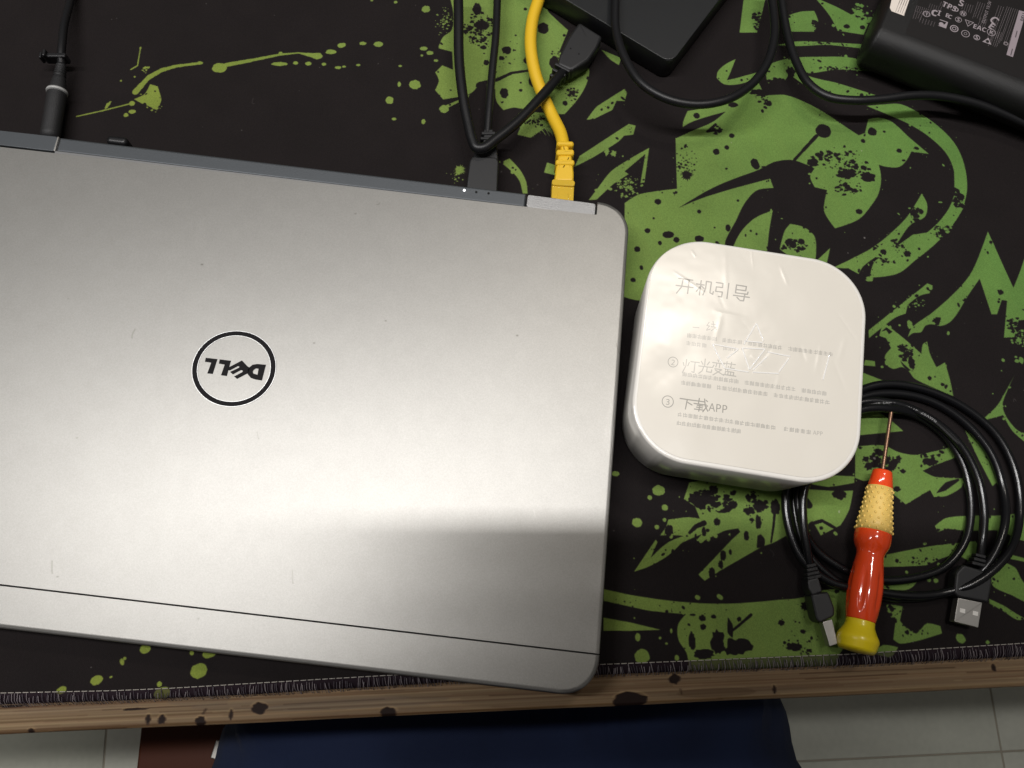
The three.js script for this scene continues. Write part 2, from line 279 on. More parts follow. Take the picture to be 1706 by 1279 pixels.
  path(poly(B, [[52, 540], [75, 480], [140, 468], [260, 440], [330, 400], [420, 345], [440, 385], [400, 410], [540, 400], [640, 435], [760, 500], [860, 570], [905, 597], [935, 585], [950, 520], [1000, 513], [1060, 530], [1150, 610], [1245, 690], [1160, 678], [1135, 720], [1100, 750], [1040, 752], [1000, 740], [1012, 800], [1000, 880], [965, 940], [905, 1005], [790, 1050], [735, 965], [750, 865], [690, 850], [668, 800], [690, 760], [650, 740], [580, 718], [500, 725], [420, 765], [300, 810], [180, 862], [30, 950], [130, 908], [300, 855], [475, 808], [492, 855], [410, 865], [350, 930], [310, 1010], [258, 1112], [258, 1160], [-150, 1400], [-240, 1380], [-232, 1100], [-230, 926], [-163, 885], [23, 856], [15, 610], [50, 590]]), 0.4);
  path(poly(B, [[290, 1150], [330, 1070], [400, 1000], [487, 962], [470, 1060], [460, 1160]])); path(poly(B, [[520, 1150], [545, 1060], [570, 1028], [640, 1045], [690, 1090], [694, 1200], [600, 1200]]));
  path(poly(B, [[690, 1215], [765, 1145], [750, 1215]]));
  path(poly(B, [[480, 250], [560, 225], [700, 218], [900, 228], [975, 290], [800, 278], [700, 293], [640, 300], [690, 320], [800, 345], [1000, 408], [880, 414], [760, 412], [700, 385], [640, 350], [565, 300], [540, 345], [462, 346], [455, 310], [468, 272]]), 0.8);
  path(poly(B, [[307, 228], [255, 255], [220, 290], [215, 320], [250, 350], [310, 352], [380, 330], [412, 292], [330, 315], [265, 330], [285, 285]]));
  path(poly(B, [[940, 455], [1020, 448], [1100, 445], [1180, 480], [1290, 555], [1370, 640], [1415, 740], [1430, 860], [1415, 935], [1390, 860], [1368, 850], [1365, 770], [1330, 690], [1250, 610], [1150, 545], [1050, 500]]), 0.3);
  path(poly(B, [[1210, 880], [1235, 930], [1225, 990], [1160, 1030], [1100, 1100], [1000, 1170], [880, 1240], [780, 1240], [960, 1150], [1060, 1070], [1140, 990]]), 0.5);
  path(poly(B, [[1375, 870], [1340, 950], [1260, 1050], [1100, 1150], [980, 1210], [960, 1290], [1090, 1270], [1180, 1205], [1290, 1105], [1380, 1005], [1418, 935]]), 1);
  path(poly(B, [[345, -60], [450, -60], [425, 40], [410, 100], [328, 100]]), 0.8); path(poly(B, [[560, 20], [620, 0], [690, -5], [705, 45], [688, 96], [580, 98]]), 1);
  path(poly(B, [[690, -70], [800, -20], [880, 20], [950, 60], [930, 112], [800, 92], [760, 20]]), 1); cluster(B(920, 20), 80 * b, 60, 14 * b);
  path(poly(B, [[510, 160], [600, 142], [780, 148], [940, 158], [935, 180], [760, 160], [600, 165]]), 0.5); path(poly(B, [[150, 80], [200, 0], [225, -60], [195, -40], [140, 65]]), 0.8);
  D();
  path(poly(B, [[-10, 600], [80, 540], [180, 505], [258, 483], [200, 530], [100, 575], [20, 612]]));
  streak(poly(B, [[590, 720], [640, 665], [700, 600]]), 15 * b, 20 * b); blob(B(733, 577), 43 * b, 43 * b, 0.04); blob(B(402, 738), 22 * b, 36 * b, 0.1, -0.3);
  for (const [x, y, p, q] of [[213, 678, 18, 19], [264, 657, 13, 13], [288, 600, 15, 14], [130, 968, 11, 11], [270, 1048, 14, 20], [118, 503, 17, 18], [295, 450, 28, 16], [470, 443, 15, 18], [437, 480, 8, 12], [18, 875, 8, 8], [262, 760, 7, 6], [318, 915, 7, 7], [970, 580, 25, 25], [1028, 580, 8, 7], [1100, 672, 15, 13], [905, 968, 18, 15], [925, 625, 12, 13], [130, 1100, 24, 18], [20, 1105, 16, 16], [380, 1062, 6, 6], [408, 1077, 6, 7], [205, 1046, 5, 5], [845, 70, 18, 14], [922, 75, 16, 14], [-70, 920, 18, 17], [-20, 1080, 30, 20], [-90, 1000, 6, 6], [-120, 1060, 16, 14], [-60, 1120, 10, 12], [-170, 1150, 16, 16], [-150, 1240, 9, 14], [-190, 1300, 14, 12]]) blob(B(x, y), p * b, q * b, 0.1);
  spiky(B(70, 790), 30 * b); streak(poly(B, [[210, 545], [170, 580], [240, 570]]), 14 * b, 10 * b); cluster(B(205, 570), 45 * b, 24, 9 * b, 0.6);
  cluster(B(850, 745), 130 * b, 90, 13 * b, 0.95); blob(B(850, 785), 50 * b, 30 * b, 0.25); blob(B(950, 800), 42 * b, 28 * b, 0.25); cluster(B(850, 850), 75 * b, 36, 11 * b, 0.7); cluster(B(730, 695), 60 * b, 30, 12 * b, 0.6); blob(B(680, 730), 34 * b, 24 * b, 0.25);
  cluster(B(60, 720), 70 * b, 50, 5 * b, 1.4); blob(B(430, 390), 60 * b, 20 * b, 0.25); blob(B(520, 340), 40 * b, 22 * b, 0.3); cluster(B(490, 350), 80 * b, 60, 14 * b, 0.5); cluster(B(445, 430), 50 * b, 20, 10 * b); blob(B(575, 290), 26 * b, 34 * b, 0.3);
  cluster(B(420, 50), 45 * b, 46, 11 * b, 1.5); cluster(B(700, 60), 30 * b, 26, 10 * b); cluster(B(800, 275), 110 * b, 40, 7 * b, 0.12); cluster(B(740, 388), 40 * b, 20, 7 * b, 0.3); cluster(B(740, 152), 150 * b, 26, 6 * b, 0.12);
  cluster(B(1180, 975), 34 * b, 30, 15 * b, 1.4); cluster(B(1385, 915), 30 * b, 40, 15 * b, 1.6); cluster(B(1310, 1065), 55 * b, 46, 15 * b); cluster(B(1100, 1090), 46 * b, 30, 8 * b); cluster(B(1050, 1170), 80 * b, 70, 18 * b, 0.7); blob(B(1140, 1172), 18 * b, 16 * b, 0.2);
  cluster(B(590, 1130), 60 * b, 40, 14 * b, 0.7);
  G(); cluster(B(1320, 1040), 60 * b, 18, 8 * b); cluster(B(870, 40), 60 * b, 20, 8 * b);
  // ---- zigzag and brush strokes at the right
  path(poly(Dv, [[390, 690], [420, 620], [560, 520], [720, 380], [830, 250], [900, 110], [960, -60], [1000, 20], [1060, 150], [1145, 340], [1190, 220], [1219, 130], [1290, -80], [1290, 480], [1235, 560], [1180, 570], [1150, 690], [1075, 695], [1100, 432], [1060, 428], [1025, 530], [985, 530], [905, 275], [820, 400], [740, 530], [680, 590], [620, 610], [570, 598], [520, 610], [490, 650], [430, 660]]), 0.6);
  path(poly(Dv, [[110, 640], [530, 310], [568, 325], [545, 382], [480, 395], [395, 460], [380, 520], [300, 550], [120, 695]]), 1, 0.9);
  path(poly(Dv, [[190, 680], [210, 630], [240, 595], [360, 690], [490, 808], [500, 740], [530, 725], [550, 810], [600, 900], [655, 865], [690, 980], [720, 1110], [560, 1040], [440, 980], [400, 930], [350, 900], [290, 915], [235, 880], [230, 820], [275, 770], [240, 700]]), 0.8);
  path(poly(Dv, [[-30, 200], [0, 165], [200, 40], [265, -20], [330, -90], [375, -60], [302, 55], [430, -40], [560, -60], [620, 0], [480, 110], [360, 185], [310, 170], [290, 130], [160, 120], [75, 190], [40, 240]]), 1, 0.9);
  path(poly(Dv, [[60, 935], [150, 970], [225, 1000], [60, 1060]])); path(poly(Dv, [[90, 850], [160, 860], [162, 897], [80, 890]])); blob(Dv(405, 600), 16 * dd, 34 * dd, 0.2);
  path(poly(C, [[860, 770], [950, 748], [1030, 800], [1097, 857], [860, 880]])); 
  path(poly(C, [[1475, 810], [1555, 740], [1580, 700], [1648, 580], [1590, 720], [1600, 770], [1660, 850], [1760, 900], [1760, 960], [1640, 860], [1590, 780]]), 0.5);
  path(poly(C, [[860, 935], [1000, 930], [1080, 965], [1150, 975], [1250, 955], [1345, 935], [1352, 990], [1250, 1030], [1190, 1055], [1250, 1085], [1392, 1090], [1388, 1130], [1310, 1180], [1250, 1185], [1230, 1150], [1110, 1220], [1030, 1160], [860, 1090]]), 0.8);
  path(poly(C, [[1400, 850], [1450, 900], [1510, 980], [1560, 1110], [1540, 1130], [1470, 1000]]), 0.6);
  // ---- strokes below the box
  path(poly(Ev, [[428, 395], [540, 388], [620, 388], [590, 310], [520, 265], [560, 170], [900, 100], [1300, 110], [1600, 130], [1560, 330], [1505, 430], [1380, 500], [1350, 440], [1330, 405], [1280, 440], [1180, 490], [1075, 545], [1030, 567], [980, 590], [740, 730], [655, 777], [613, 745], [720, 640], [815, 530], [880, 478], [860, 452], [780, 470], [640, 537], [600, 528], [640, 490], [500, 550], [480, 580], [415, 635], [300, 690], [213, 722], [350, 525], [360, 540], [320, 640], [420, 540], [520, 498], [440, 500], [370, 495], [410, 440]]), 1, 0.9);
  path(poly(Ev, [[20, 835], [200, 870], [500, 915], [800, 927], [1100, 905], [1260, 885], [1400, 840], [1620, 835], [1750, 1000], [1640, 1120], [1500, 1240], [1490, 1400], [560, 1400], [540, 1240], [490, 1150], [488, 1060], [535, 990], [300, 968], [20, 910]]), 0.8);
  path(poly(Ev, [[20, 1012], [200, 1045], [385, 1090], [200, 1095], [20, 1095]]));
  for (const [x, y, p, q] of [[365, 215, 40, 33], [405, 322, 20, 20], [230, 417, 32, 30], [355, 445, 15, 15], [310, 260, 15, 15], [235, 1135, 16, 24], [262, 1255, 46, 42], [403, 400, 12, 12], [445, 1095, 8, 14], [375, 1140, 9, 9], [415, 1175, 9, 7], [95, 110, 26, 16], [480, 1265, 14, 18]]) blob(Ev(x, y), p * e, q * e, 0.07);
  path(poly(Fv, [[1110, 385], [1180, 335], [1380, 315], [1560, 318], [1760, 280], [1760, 500], [1640, 470], [1560, 420], [1390, 420], [1280, 413], [1200, 405], [1130, 425]]), 0.8);
  path(poly(Fv, [[740, 590], [900, 550], [1100, 520], [1380, 488], [1420, 560], [1350, 625], [1250, 580], [1150, 600], [1050, 648], [740, 660]]), 0.8); path(poly(Fv, [[740, 765], [900, 735], [1010, 738], [960, 790], [900, 810], [740, 805]]), 1);
  path(poly(Fv, [[1470, 720], [1570, 630], [1640, 660], [1690, 750], [1760, 850], [1760, 920], [1620, 850], [1500, 790]]), 0.8); path(poly(Fv, [[1470, 868], [1570, 920], [1640, 960], [1710, 1000], [1660, 1012], [1560, 950], [1470, 900]]), 0.5); path(poly(Fv, [[1590, 570], [1710, 600], [1710, 625], [1590, 600]]));
  path(poly(Fv, [[700, 930], [800, 915], [890, 920], [880, 1020], [930, 1070], [1000, 1080], [1060, 1040], [1150, 1060], [1160, 1105], [1020, 1150], [880, 1175], [830, 1140], [840, 1010], [780, 960]]), 1.5); blob(Fv(1280, 1135), 34 * f, 28 * f, 0.08, 0.6); blob(Fv(1070, 745), 13 * f, 12 * f); blob(Fv(1115, 750), 17 * f, 15 * f); path(poly(Fv, [[690, 1240], [760, 1180], [860, 1190], [820, 1260]]), 1); blob(Fv(1460, 1160), 14 * f, 12 * f);
  for (const [x, y, p, q] of [[1590, 505, 8, 8], [1130, 330, 14, 24], [930, 100, 20, 12], [1680, 505, 12, 16], [1660, 510, 14, 10]]) blob(C(x, y), p * a, q * a, 0.15);
  for (const [x, y, p, q] of [[1070, 855, 12, 12], [1175, 712, 16, 14], [1135, 728, 9, 9], [1160, 830, 12, 8], [1200, 860, 12, 22], [335, 605, 9, 9], [210, 900, 12, 10], [120, 285, 30, 10], [1058, 928, 6, 6]]) blob(Dv(x, y), p * dd, q * dd, 0.15);
  cluster(Dv(200, 190), 90 * dd, 50, 5 * dd, 0.6); cluster(Dv(450, 440), 70 * dd, 24, 5 * dd); cluster(Dv(1180, 700), 70 * dd, 50, 10 * dd);
  D();
  for (const [x, y, p, q] of [[1050, 370, 24, 21], [960, 88, 8, 13], [390, 98, 26, 24], [473, 63, 11, 11], [220, 85, 24, 22], [548, 980, 15, 17], [640, 1025, 16, 12], [600, 570, 28, 24], [290, 5, 22, 12]]) blob(Dv(x, y), p * dd, q * dd, 0.2);
  path(poly(Dv, [[205, 650], [240, 620], [285, 650], [260, 668], [240, 640]])); cluster(Dv(380, 800), 55 * dd, 40, 18 * dd, 1.2); blob(Dv(360, 775), 24 * dd, 24 * dd, 0.25); blob(Dv(420, 870), 24 * dd, 50 * dd, 0.2); path(poly(Dv, [[340, 855], [375, 890], [415, 925], [395, 930], [360, 895]]));
  cluster(Dv(1150, 600), 60 * dd, 50, 12 * dd); cluster(Dv(330, 40), 60 * dd, 26, 9 * dd); cluster(Dv(600, 580), 36 * dd, 20, 8 * dd);
  cluster(C(980, 1010), 90 * a, 70, 15 * a, 0.7); blob(C(780, 1170), 34 * a, 28 * a, 0.2); cluster(C(1040, 1030), 60 * a, 30, 14 * a); blob(C(1230, 1010), 36 * a, 20 * a, 0.2); cluster(C(1250, 1010), 60 * a, 20, 12 * a); path(poly(C, [[1260, 1165], [1310, 1110], [1370, 1092], [1375, 1102], [1310, 1150]])); path(poly(C, [[600, 1115], [720, 1130], [930, 1105], [950, 1140], [760, 1150], [600, 1140]]), 2); blob(C(1065, 1145), 18 * a, 14 * a, 0.2);
  for (const [x, y, p, q] of [[730, 410, 21, 22], [760, 345, 34, 12], [650, 475, 14, 28], [640, 275, 90, 34], [830, 305, 30, 24], [1095, 320, 30, 48], [1000, 310, 40, 36], [990, 415, 20, 42], [915, 500, 16, 32], [770, 625, 18, 30], [755, 680, 16, 26], [815, 600, 9, 18], [700, 735, 20, 34], [430, 465, 28, 34], [820, 1195, 60, 46], [740, 1165, 44, 66], [880, 1190, 70, 42], [645, 1070, 17, 17], [710, 1007, 15, 12], [870, 1022, 14, 14], [1215, 1195, 50, 22], [1135, 1045, 20, 16], [1270, 1100, 17, 12], [575, 1160, 20, 52], [650, 1240, 60, 28], [1325, 1140, 8, 10], [1300, 1218, 9, 9], [1155, 1170, 10, 9], [640, 1015, 20, 18], [580, 995, 18, 7]]) blob(Ev(x, y), p * e, q * e, 0.18);
  streak(poly(Ev, [[1095, 330], [1085, 440], [1070, 540]]), 16 * e, 10 * e); streak(poly(Ev, [[560, 480], [600, 440], [650, 420]]), 18 * e, 30 * e); path(poly(Ev, [[985, 500], [1005, 490], [1030, 520], [1025, 575], [980, 575]])); streak(poly(Ev, [[820, 1100], [870, 1060], [945, 995]]), 12 * e, 16 * e); path(poly(Ev, [[800, 1010], [830, 1060], [830, 1140], [800, 1110]])); streak(poly(Ev, [[1310, 310], [1280, 280]]), 40 * e, 50 * e); streak(poly(Ev, [[1320, 425], [1390, 405], [1470, 450]]), 20 * e, 18 * e); cluster(Ev(720, 270), 150 * e, 60, 24 * e, 0.5); cluster(Ev(970, 320), 80 * e, 30, 18 * e, 1.4); cluster(Ev(1220, 1150), 150 * e, 26, 9 * e); blob(Ev(1290, 940), 30 * e, 26 * e, 0.3);
  G(); blob(Ev(785, 1165), 12 * e, 34 * e, 0.2); blob(Ev(740, 335), 14 * e, 10 * e);
  D(); cluster(Fv(780, 970), 80 * f, 40, 20 * f); blob(Fv(760, 970), 36 * f, 46 * f, 0.2); cluster(Fv(960, 1050), 60 * f, 26, 14 * f); cluster(Fv(1020, 620), 120 * f, 20, 12 * f, 0.3); cluster(Fv(1190, 415), 70 * f, 20, 8 * f, 0.2); blob(Fv(1240, 1185), 20 * f, 8 * f);
  G();
  for (const [x, y, p, q] of [[720, 690, 25, 21], [480, 845, 29, 21], [305, 895, 23, 16], [985, 800, 38, 34], [1040, 710, 35, 22], [800, 912, 40, 26], [605, 755, 10, 16], [618, 738, 8, 8], [950, 710, 10, 12], [550, 830, 8, 5], [790, 865, 12, 12]]) blob(I(x, y), p * a, q * a, 0.06, -0.4);
  for (let i = 0; i < 26; i++) { const p = V(rr(X0, X1), 0, rr(Z0, -0.31)); blob(p, rr(2, 16), rr(2, 12), 0.15); }
  // woven ground: the cloth shows through the ink a little
  const img = g.getImageData(0, 0, W, Hc), d = img.data;
  for (let y = 0; y < Hc; y++) for (let x = 0; x < W; x++) {
    const i = (y * W + x) * 4, n = 1 + (rnd() - 0.5) * 0.13 + (n64(x / W, y / W) - 0.5) * 0.08 + (n8(x / W, y / W) - 0.5) * 0.10 + ((x + y) & 1 ? 0.02 : -0.02);
    for (let k = 0; k < 3; k++) d[i + k] = Math.min(255, d[i + k] * n);
  }
  g.putImageData(img, 0, 0);
  for (let i = 0; i < 190; i++) { g.fillStyle = 'rgba(190,185,178,' + rr(0.12, 0.55) + ')'; const x = rnd() * W, y = rnd() * Hc, r = Math.pow(rnd(), 4) * 1.9 + 0.45; g.beginPath(); g.ellipse(x, y, r, r * rr(0.5, 1), rnd() * 3, 0, 6.283); g.fill(); }
  for (let i = 0; i < 26; i++) { g.strokeStyle = 'rgba(180,176,170,' + rr(0.1, 0.28) + ')'; g.lineWidth = 0.7; const x = rnd() * W, y = rnd() * Hc; g.beginPath(); g.moveTo(x, y); g.quadraticCurveTo(x + rr(-10, 10), y + rr(-10, 10), x + rr(-20, 20), y + rr(-16, 16)); g.stroke(); }
  // overlocked hem: purple black binding with the ink half covered
  g.beginPath(); let first = true; for (let x = X0; x <= X1; x += 0.01) { const q = [(x - X0) * S, (lerpEdge(stitchEdge, x) - Z0) * S]; first ? g.moveTo(...q) : g.lineTo(...q); first = false; } g.lineTo(W, Hc); g.lineTo(0, Hc); g.closePath(); g.fillStyle = 'rgba(50,34,48,0.45)'; g.fill();
  return c;
}
const mat = thing('desk_mat', 'large black cloth mat printed with green paint splatter, spread over the table', 'desk mat', V(0, 0, 0));
{
  const tex = canvasTex(matPrint()); tex.wrapS = tex.wrapT = THREE.ClampToEdgeWrapping;
  const NX = 220, NZ = 60, pos = [], uv = [], idx = [];
  for (let j = 0; j <= NZ; j++) for (let i = 0; i <= NX; i++) {
    const x = X0 + (X1 - X0) * i / NX, ze = lerpEdge(matEdge, x), z = Z0 + (ze - Z0) * (1 - Math.pow(1 - j / NZ, 1.4));
    const t = Math.max(0, 1 - (ze - z) / 0.004);
    pos.push(x, -0.0022 * t * t + (n32((x + 1) % 1, 0.5) - 0.5) * 0.0006 * t + 0.0003 * (n8((x * 2 + 2) % 1, (z * 2 + 2) % 1) - 0.5), z); uv.push((x - X0) / (X1 - X0), 1 - (z - Z0) / (Z1 - Z0));
  }
  for (let j = 0; j < NZ; j++) for (let i = 0; i < NX; i++) { const q = j * (NX + 1) + i; idx.push(q, q + NX + 1, q + 1, q + 1, q + NX + 1, q + NX + 2); }
  // rim down to the table
  const n0 = pos.length / 3; for (let i = 0; i <= NX; i++) { const k = NZ * (NX + 1) + i; pos.push(pos[k * 3], TT + 0.0002, pos[k * 3 + 2] + 0.0003); uv.push(uv[k * 2], uv[k * 2 + 1]); }
  for (let i = 0; i < NX; i++) { const q = NZ * (NX + 1) + i, r = n0 + i; idx.push(q, r, q + 1, q + 1, r, r + 1); }
  const g = new THREE.BufferGeometry(); g.setAttribute('position', new THREE.Float32BufferAttribute(pos, 3)); g.setAttribute('uv', new THREE.Float32BufferAttribute(uv, 2)); g.setIndex(idx); g.computeVertexNormals();
  part('cloth', g, phy({ map: tex, roughness: 0.9, specularIntensity: 0.25, bumpMap: rep(weave, 20, 12), bumpScale: 0.00006 }), mat);
  const thread = std({ color: col(0.22, 0.19, 0.20), roughness: 0.8 }), dark = std({ color: col(0.075, 0.062, 0.075), roughness: 0.85 });
  const whip = [[], []], run = [];
  for (let x = X0 + 0.002; x < X1 - 0.002; x += 0.00105 * rr(0.55, 1.5)) {
    const s = rr(-0.0012, 0.0004), zs = lerpEdge(stitchEdge, x) + rr(0, 0.0022), ze = lerpEdge(matEdge, x);
    const pts = [V(x + s, 0.0003, zs), V(x + s * 0.4, 0.0002, (zs + ze) / 2 + 0.001), V(x, -0.0012, ze + 0.0001), V(x - s * 0.3, TT + 0.0005, ze + 0.0009 + rr(0, 0.0006))];
    whip[rnd() < 0.55 ? 0 : 1].push(new THREE.TubeGeometry(new THREE.CatmullRomCurve3(pts), 5, rr(0.0001, 0.0002), 4));
  }
  for (let x = X0 + 0.002; x < X1 - 0.003; x += 0.0030) { const a = V(x, 0.0003, lerpEdge(stitchEdge, x)), b = V(x + 0.0023, 0.0003, lerpEdge(stitchEdge, x + 0.0023)), m = a.clone().lerp(b, 0.5).setY(0.0006); run.push(new THREE.TubeGeometry(new THREE.CatmullRomCurve3([a, m, b]), 4, 0.00021, 5)); }
  part('overlock_stitching', whip[0], thread, mat, { kind: 'stuff' }); part('overlock_stitching', whip[1], dark, mat, { kind: 'stuff' });
  part('hem_stitch_line', run, std({ color: col(0.38, 0.35, 0.31), roughness: 0.8 }), mat, { kind: 'stuff' });
}

// ---------------------------------------------------------------- laptop
const LA = 0.1115, LT = 0.020;
const lx = V(Math.cos(LA), 0, Math.sin(LA)), lz = V(-Math.sin(LA), 0, Math.cos(LA));
const LP = (u, v, y = LT) => V(0, y, 0).addScaledVector(lx, u).addScaledVector(lz, v);
const laptop = thing('laptop', 'closed silver aluminium laptop with a round black emblem, lying upside down to the viewer', 'laptop', LP(-0.12, -0.08, 0));
laptop.rotation.y = -LA; laptop.updateMatrixWorld();
{
  const rR = 0.0438, rF = 0.0462, back = -0.1888, front = 0.0288, leftU = -0.29, notchV = -0.1818, nr = 0.0283, nl = -0.273;
  const grain = canvasTex((() => {
    const c = document.createElement('canvas'); c.width = c.height = 1024; const g = c.getContext('2d'); g.fillStyle = '#fff'; g.fillRect(0, 0, 1024, 1024);
    const im = g.getImageData(0, 0, 1024, 1024), d = im.data; for (let i = 0; i < d.length; i += 4) { const p = i / 4, x = p % 1024 / 1024, y = Math.floor(p / 1024) / 1024, v = 236 + (rnd() - 0.5) * 13 + (n8(x, y) - 0.5) * 3 + (n64(x, y) - 0.5) * 4; d[i] = v; d[i + 1] = v; d[i + 2] = v - 1; } g.putImageData(im, 0, 0);
    for (let i = 0; i < 16; i++) { g.fillStyle = 'rgba(90,82,75,' + rr(0.15, 0.5) + ')'; g.beginPath(); g.ellipse(rnd() * 1024, rnd() * 1024, rr(0.8, 1.9), rr(0.7, 1.3), 0, 0, 7); g.fill(); }
    for (let i = 0; i < 16; i++) { g.strokeStyle = rnd() < 0.6 ? 'rgba(120,114,108,0.30)' : 'rgba(255,255,255,0.5)'; g.lineWidth = rr(0.7, 1.5); const x = rnd() * 1024, y = rnd() * 1024; g.beginPath(); g.moveTo(x, y); g.quadraticCurveTo(x + rr(-3, 3), y + rr(-8, 8), x + rr(-5, 5), y + rr(-18, 18)); g.stroke(); }
    return c;
  })()); grain.wrapS = grain.wrapT = THREE.RepeatWrapping; grain.repeat.set(3.1, 3.1); grain.offset.set(0.35, 0.2);
  const alu = phy({ color: col(0.345, 0.337, 0.320), map: grain, metalness: 0.90, roughness: 0.44, bumpMap: rep(fine, 14, 14), bumpScale: 0.000007 });
  // lid outline, cut for the hinges at the back and split by the seam near the front
  const seamV = 0.0121, seamV2 = 0.01248;
  const panel = roundPoly([LP(nr, notchV), LP(nr, back), LP(rR, back), LP(rF, seamV), LP(leftU, seamV), LP(leftU, back), LP(nl, back), LP(nl, notchV)], [0, 0, 0.0145, 0, 0, 0.0145, 0, 0], 12, 0.95);
  const strip = roundPoly([LP(rF, seamV2), LP(rF, front), LP(leftU, front), LP(leftU, seamV2)], [0, 0.0145, 0.0145, 0], 12, 0.95);
  // rounded rim: the edge falls away over 4 mm on the open sides, 0.2 mm at the seam
  const rim = (outline, y0, y1, isFree) => {
    const prof = [[0, 0.0022], [0.0001, 0.0027], [0.0003, 0.0031], [0.0007, 0.00335], [0.0013, 0.00352], [0.0020, 0.0036]];
    const n = outline.length, pos = [], idx = [], uv = [];
    const nor = outline.map((p, i) => { const a = outline[(i + n - 1) % n], b = outline[(i + 1) % n]; const t1 = p.clone().sub(a).normalize(), t2 = b.clone().sub(p).normalize(); const m1 = V(-t1.z, 0, t1.x), m2 = V(-t2.z, 0, t2.x); return { m1, m2, f1: isFree(a, p), f2: isFree(p, b) }; });
    const area = outline.reduce((s, p, i) => { const q = outline[(i + 1) % n]; return s + p.x * q.z - q.x * p.z; }, 0), sg = area > 0 ? 1 : -1;
    const ring = (dFree, dShut) => outline.map((p, i) => { const { m1, m2, f1, f2 } = nor[i], d1 = f1 ? dFree : dShut, d2 = f2 ? dFree : dShut, c = m1.dot(m2), k = 1 - c * c; if (k < 1e-4) return p.clone().addScaledVector(m1, sg * (d1 + d2) / 2); const a = (d1 - c * d2) / k, b = (d2 - c * d1) / k; return p.clone().addScaledVector(m1, sg * a).addScaledVector(m2, sg * b); });
    const rings = [[ring(0, 0), y0], ...prof.map(([d, h]) => [ring(d, Math.min(d * 0.08, 0.0002)), y1 - 0.0036 + h])];
    for (const [r, y] of rings) for (const p of r) { pos.push(p.x, y, p.z); uv.push(p.x, p.z); }
    const m = rings.length;
    for (let k = 0; k < m - 1; k++) for (let i = 0; i < n; i++) { const j = (i + 1) % n, a = k * n + i, b = k * n + j, c = a + n, d = b + n; sg > 0 ? idx.push(a, c, b, b, c, d) : idx.push(a, b, c, b, d, c); }
    const top = rings[m - 1][0].map((p) => new THREE.Vector2(p.x, -p.z)), tri = THREE.ShapeUtils.triangulateShape(top, []);
    for (const [a, b, c] of tri) { const o = (m - 1) * n; idx.push(o + a, o + b, o + c); }
    const g = new THREE.BufferGeometry(); g.setAttribute('position', new THREE.Float32BufferAttribute(pos, 3)); g.setAttribute('uv', new THREE.Float32BufferAttribute(uv, 2)); g.setIndex(idx);
    const cg = toCreasedNormals(g, 0.7), cp = cg.attributes.position, cn = cg.attributes.normal; for (let i = 0; i < cp.count; i++) if (cp.getY(i) > y1 - 1e-5) cn.setXYZ(i, 0, 1, 0);
    return cg;
  };
  const loc = (p) => [p.dot(lx), p.dot(lz)];
  const freeP = (a, b) => { const [u1, v1] = loc(a), [u2, v2] = loc(b); return !(Math.abs(v1 - seamV) < 1e-6 && Math.abs(v2 - seamV) < 1e-6) && !(v1 > notchV - 1e-5 && v2 > notchV - 1e-5 && v1 < notchV + 1e-5 && v2 < notchV + 1e-5) && !(Math.abs(u1 - u2) < 1e-5 && u1 < 0.04 && u1 > -0.28); };
  const freeS = (a, b) => { const v1 = loc(a)[1], v2 = loc(b)[1]; return !(Math.abs(v1 - seamV2) < 1e-6 && Math.abs(v2 - seamV2) < 1e-6); };
  const lid = part('lid', rim(panel, LT - 0.0062, LT, freeP), alu, laptop);
  part('lid_front_strip', rim(strip, LT - 0.0062, LT, freeS), alu, laptop);
  part('base', slab(roundPoly([LP(rR - 0.0006, back + 0.0006), LP(rF - 0.0006, front + 0.0007), LP(leftU + 0.0006, front + 0.0007), LP(leftU + 0.0006, back + 0.0006)], 0.014, 10), 0.0018, LT - 0.0066, 0.0015, 3), phy({ color: col(0.035, 0.034, 0.036), metalness: 0.3, roughness: 0.5 }), laptop);
  for (const [u, v] of [[0.02, 0.005], [-0.26, 0.005], [0.02, -0.165], [-0.26, -0.165]]) part('rubber_foot', slab(roundPoly([LP(u - 0.012, v - 0.004), LP(u + 0.012, v - 0.004), LP(u + 0.012, v + 0.004), LP(u - 0.012, v + 0.004)], 0.003), 0.0003, 0.002, 0.0003), M.rubber, laptop);
  // hinge bar behind the lid
  const bar0 = -0.0052, barL = -0.2268;
  const bar = part('hinge_bar', [slab([LP(barL, back - 0.0022), LP(bar0, back - 0.0006), LP(bar0, notchV - 0.0004), LP(barL, notchV - 0.0016)], 0.004, LT - 0.0016, 0.0012, 3)], M.hingeBar, laptop);
  part('hinge_trim', slab([LP(barL, notchV - 0.0016), LP(bar0, notchV - 0.0004), LP(bar0, notchV + 0.0003), LP(barL, notchV + 0.0003)], LT - 0.005, LT - 0.0010, 0.0002, 2), std({ color: col(0.42, 0.42, 0.42), metalness: 0.8, roughness: 0.32 }), laptop);
  for (const [px, py, on] of [[773.5, 317, 1], [793.5, 320, 0], [814, 322, 0]]) { const p = at(px, py, LT - 0.0015); const g = new THREE.CylinderGeometry(0.00055, 0.00055, 0.0004, 16); g.translate(p.x, LT - 0.0015, p.z); part('indicator_light', g, on ? new THREE.MeshStandardMaterial({ color: 0xffffff, emissive: 0xffffff, emissiveIntensity: 1.2 }) : M.matte, bar); }
  part('hinge_cap', slab(roundPoly([LP(-0.0046, back + 0.0002), LP(nr - 0.0006, back + 0.0008), LP(nr - 0.0006, notchV + 0.0003), LP(-0.0046, notchV - 0.0002)], 0.0012, 4), 0.006, LT - 0.0010, 0.0004, 3), M.brushed, laptop);
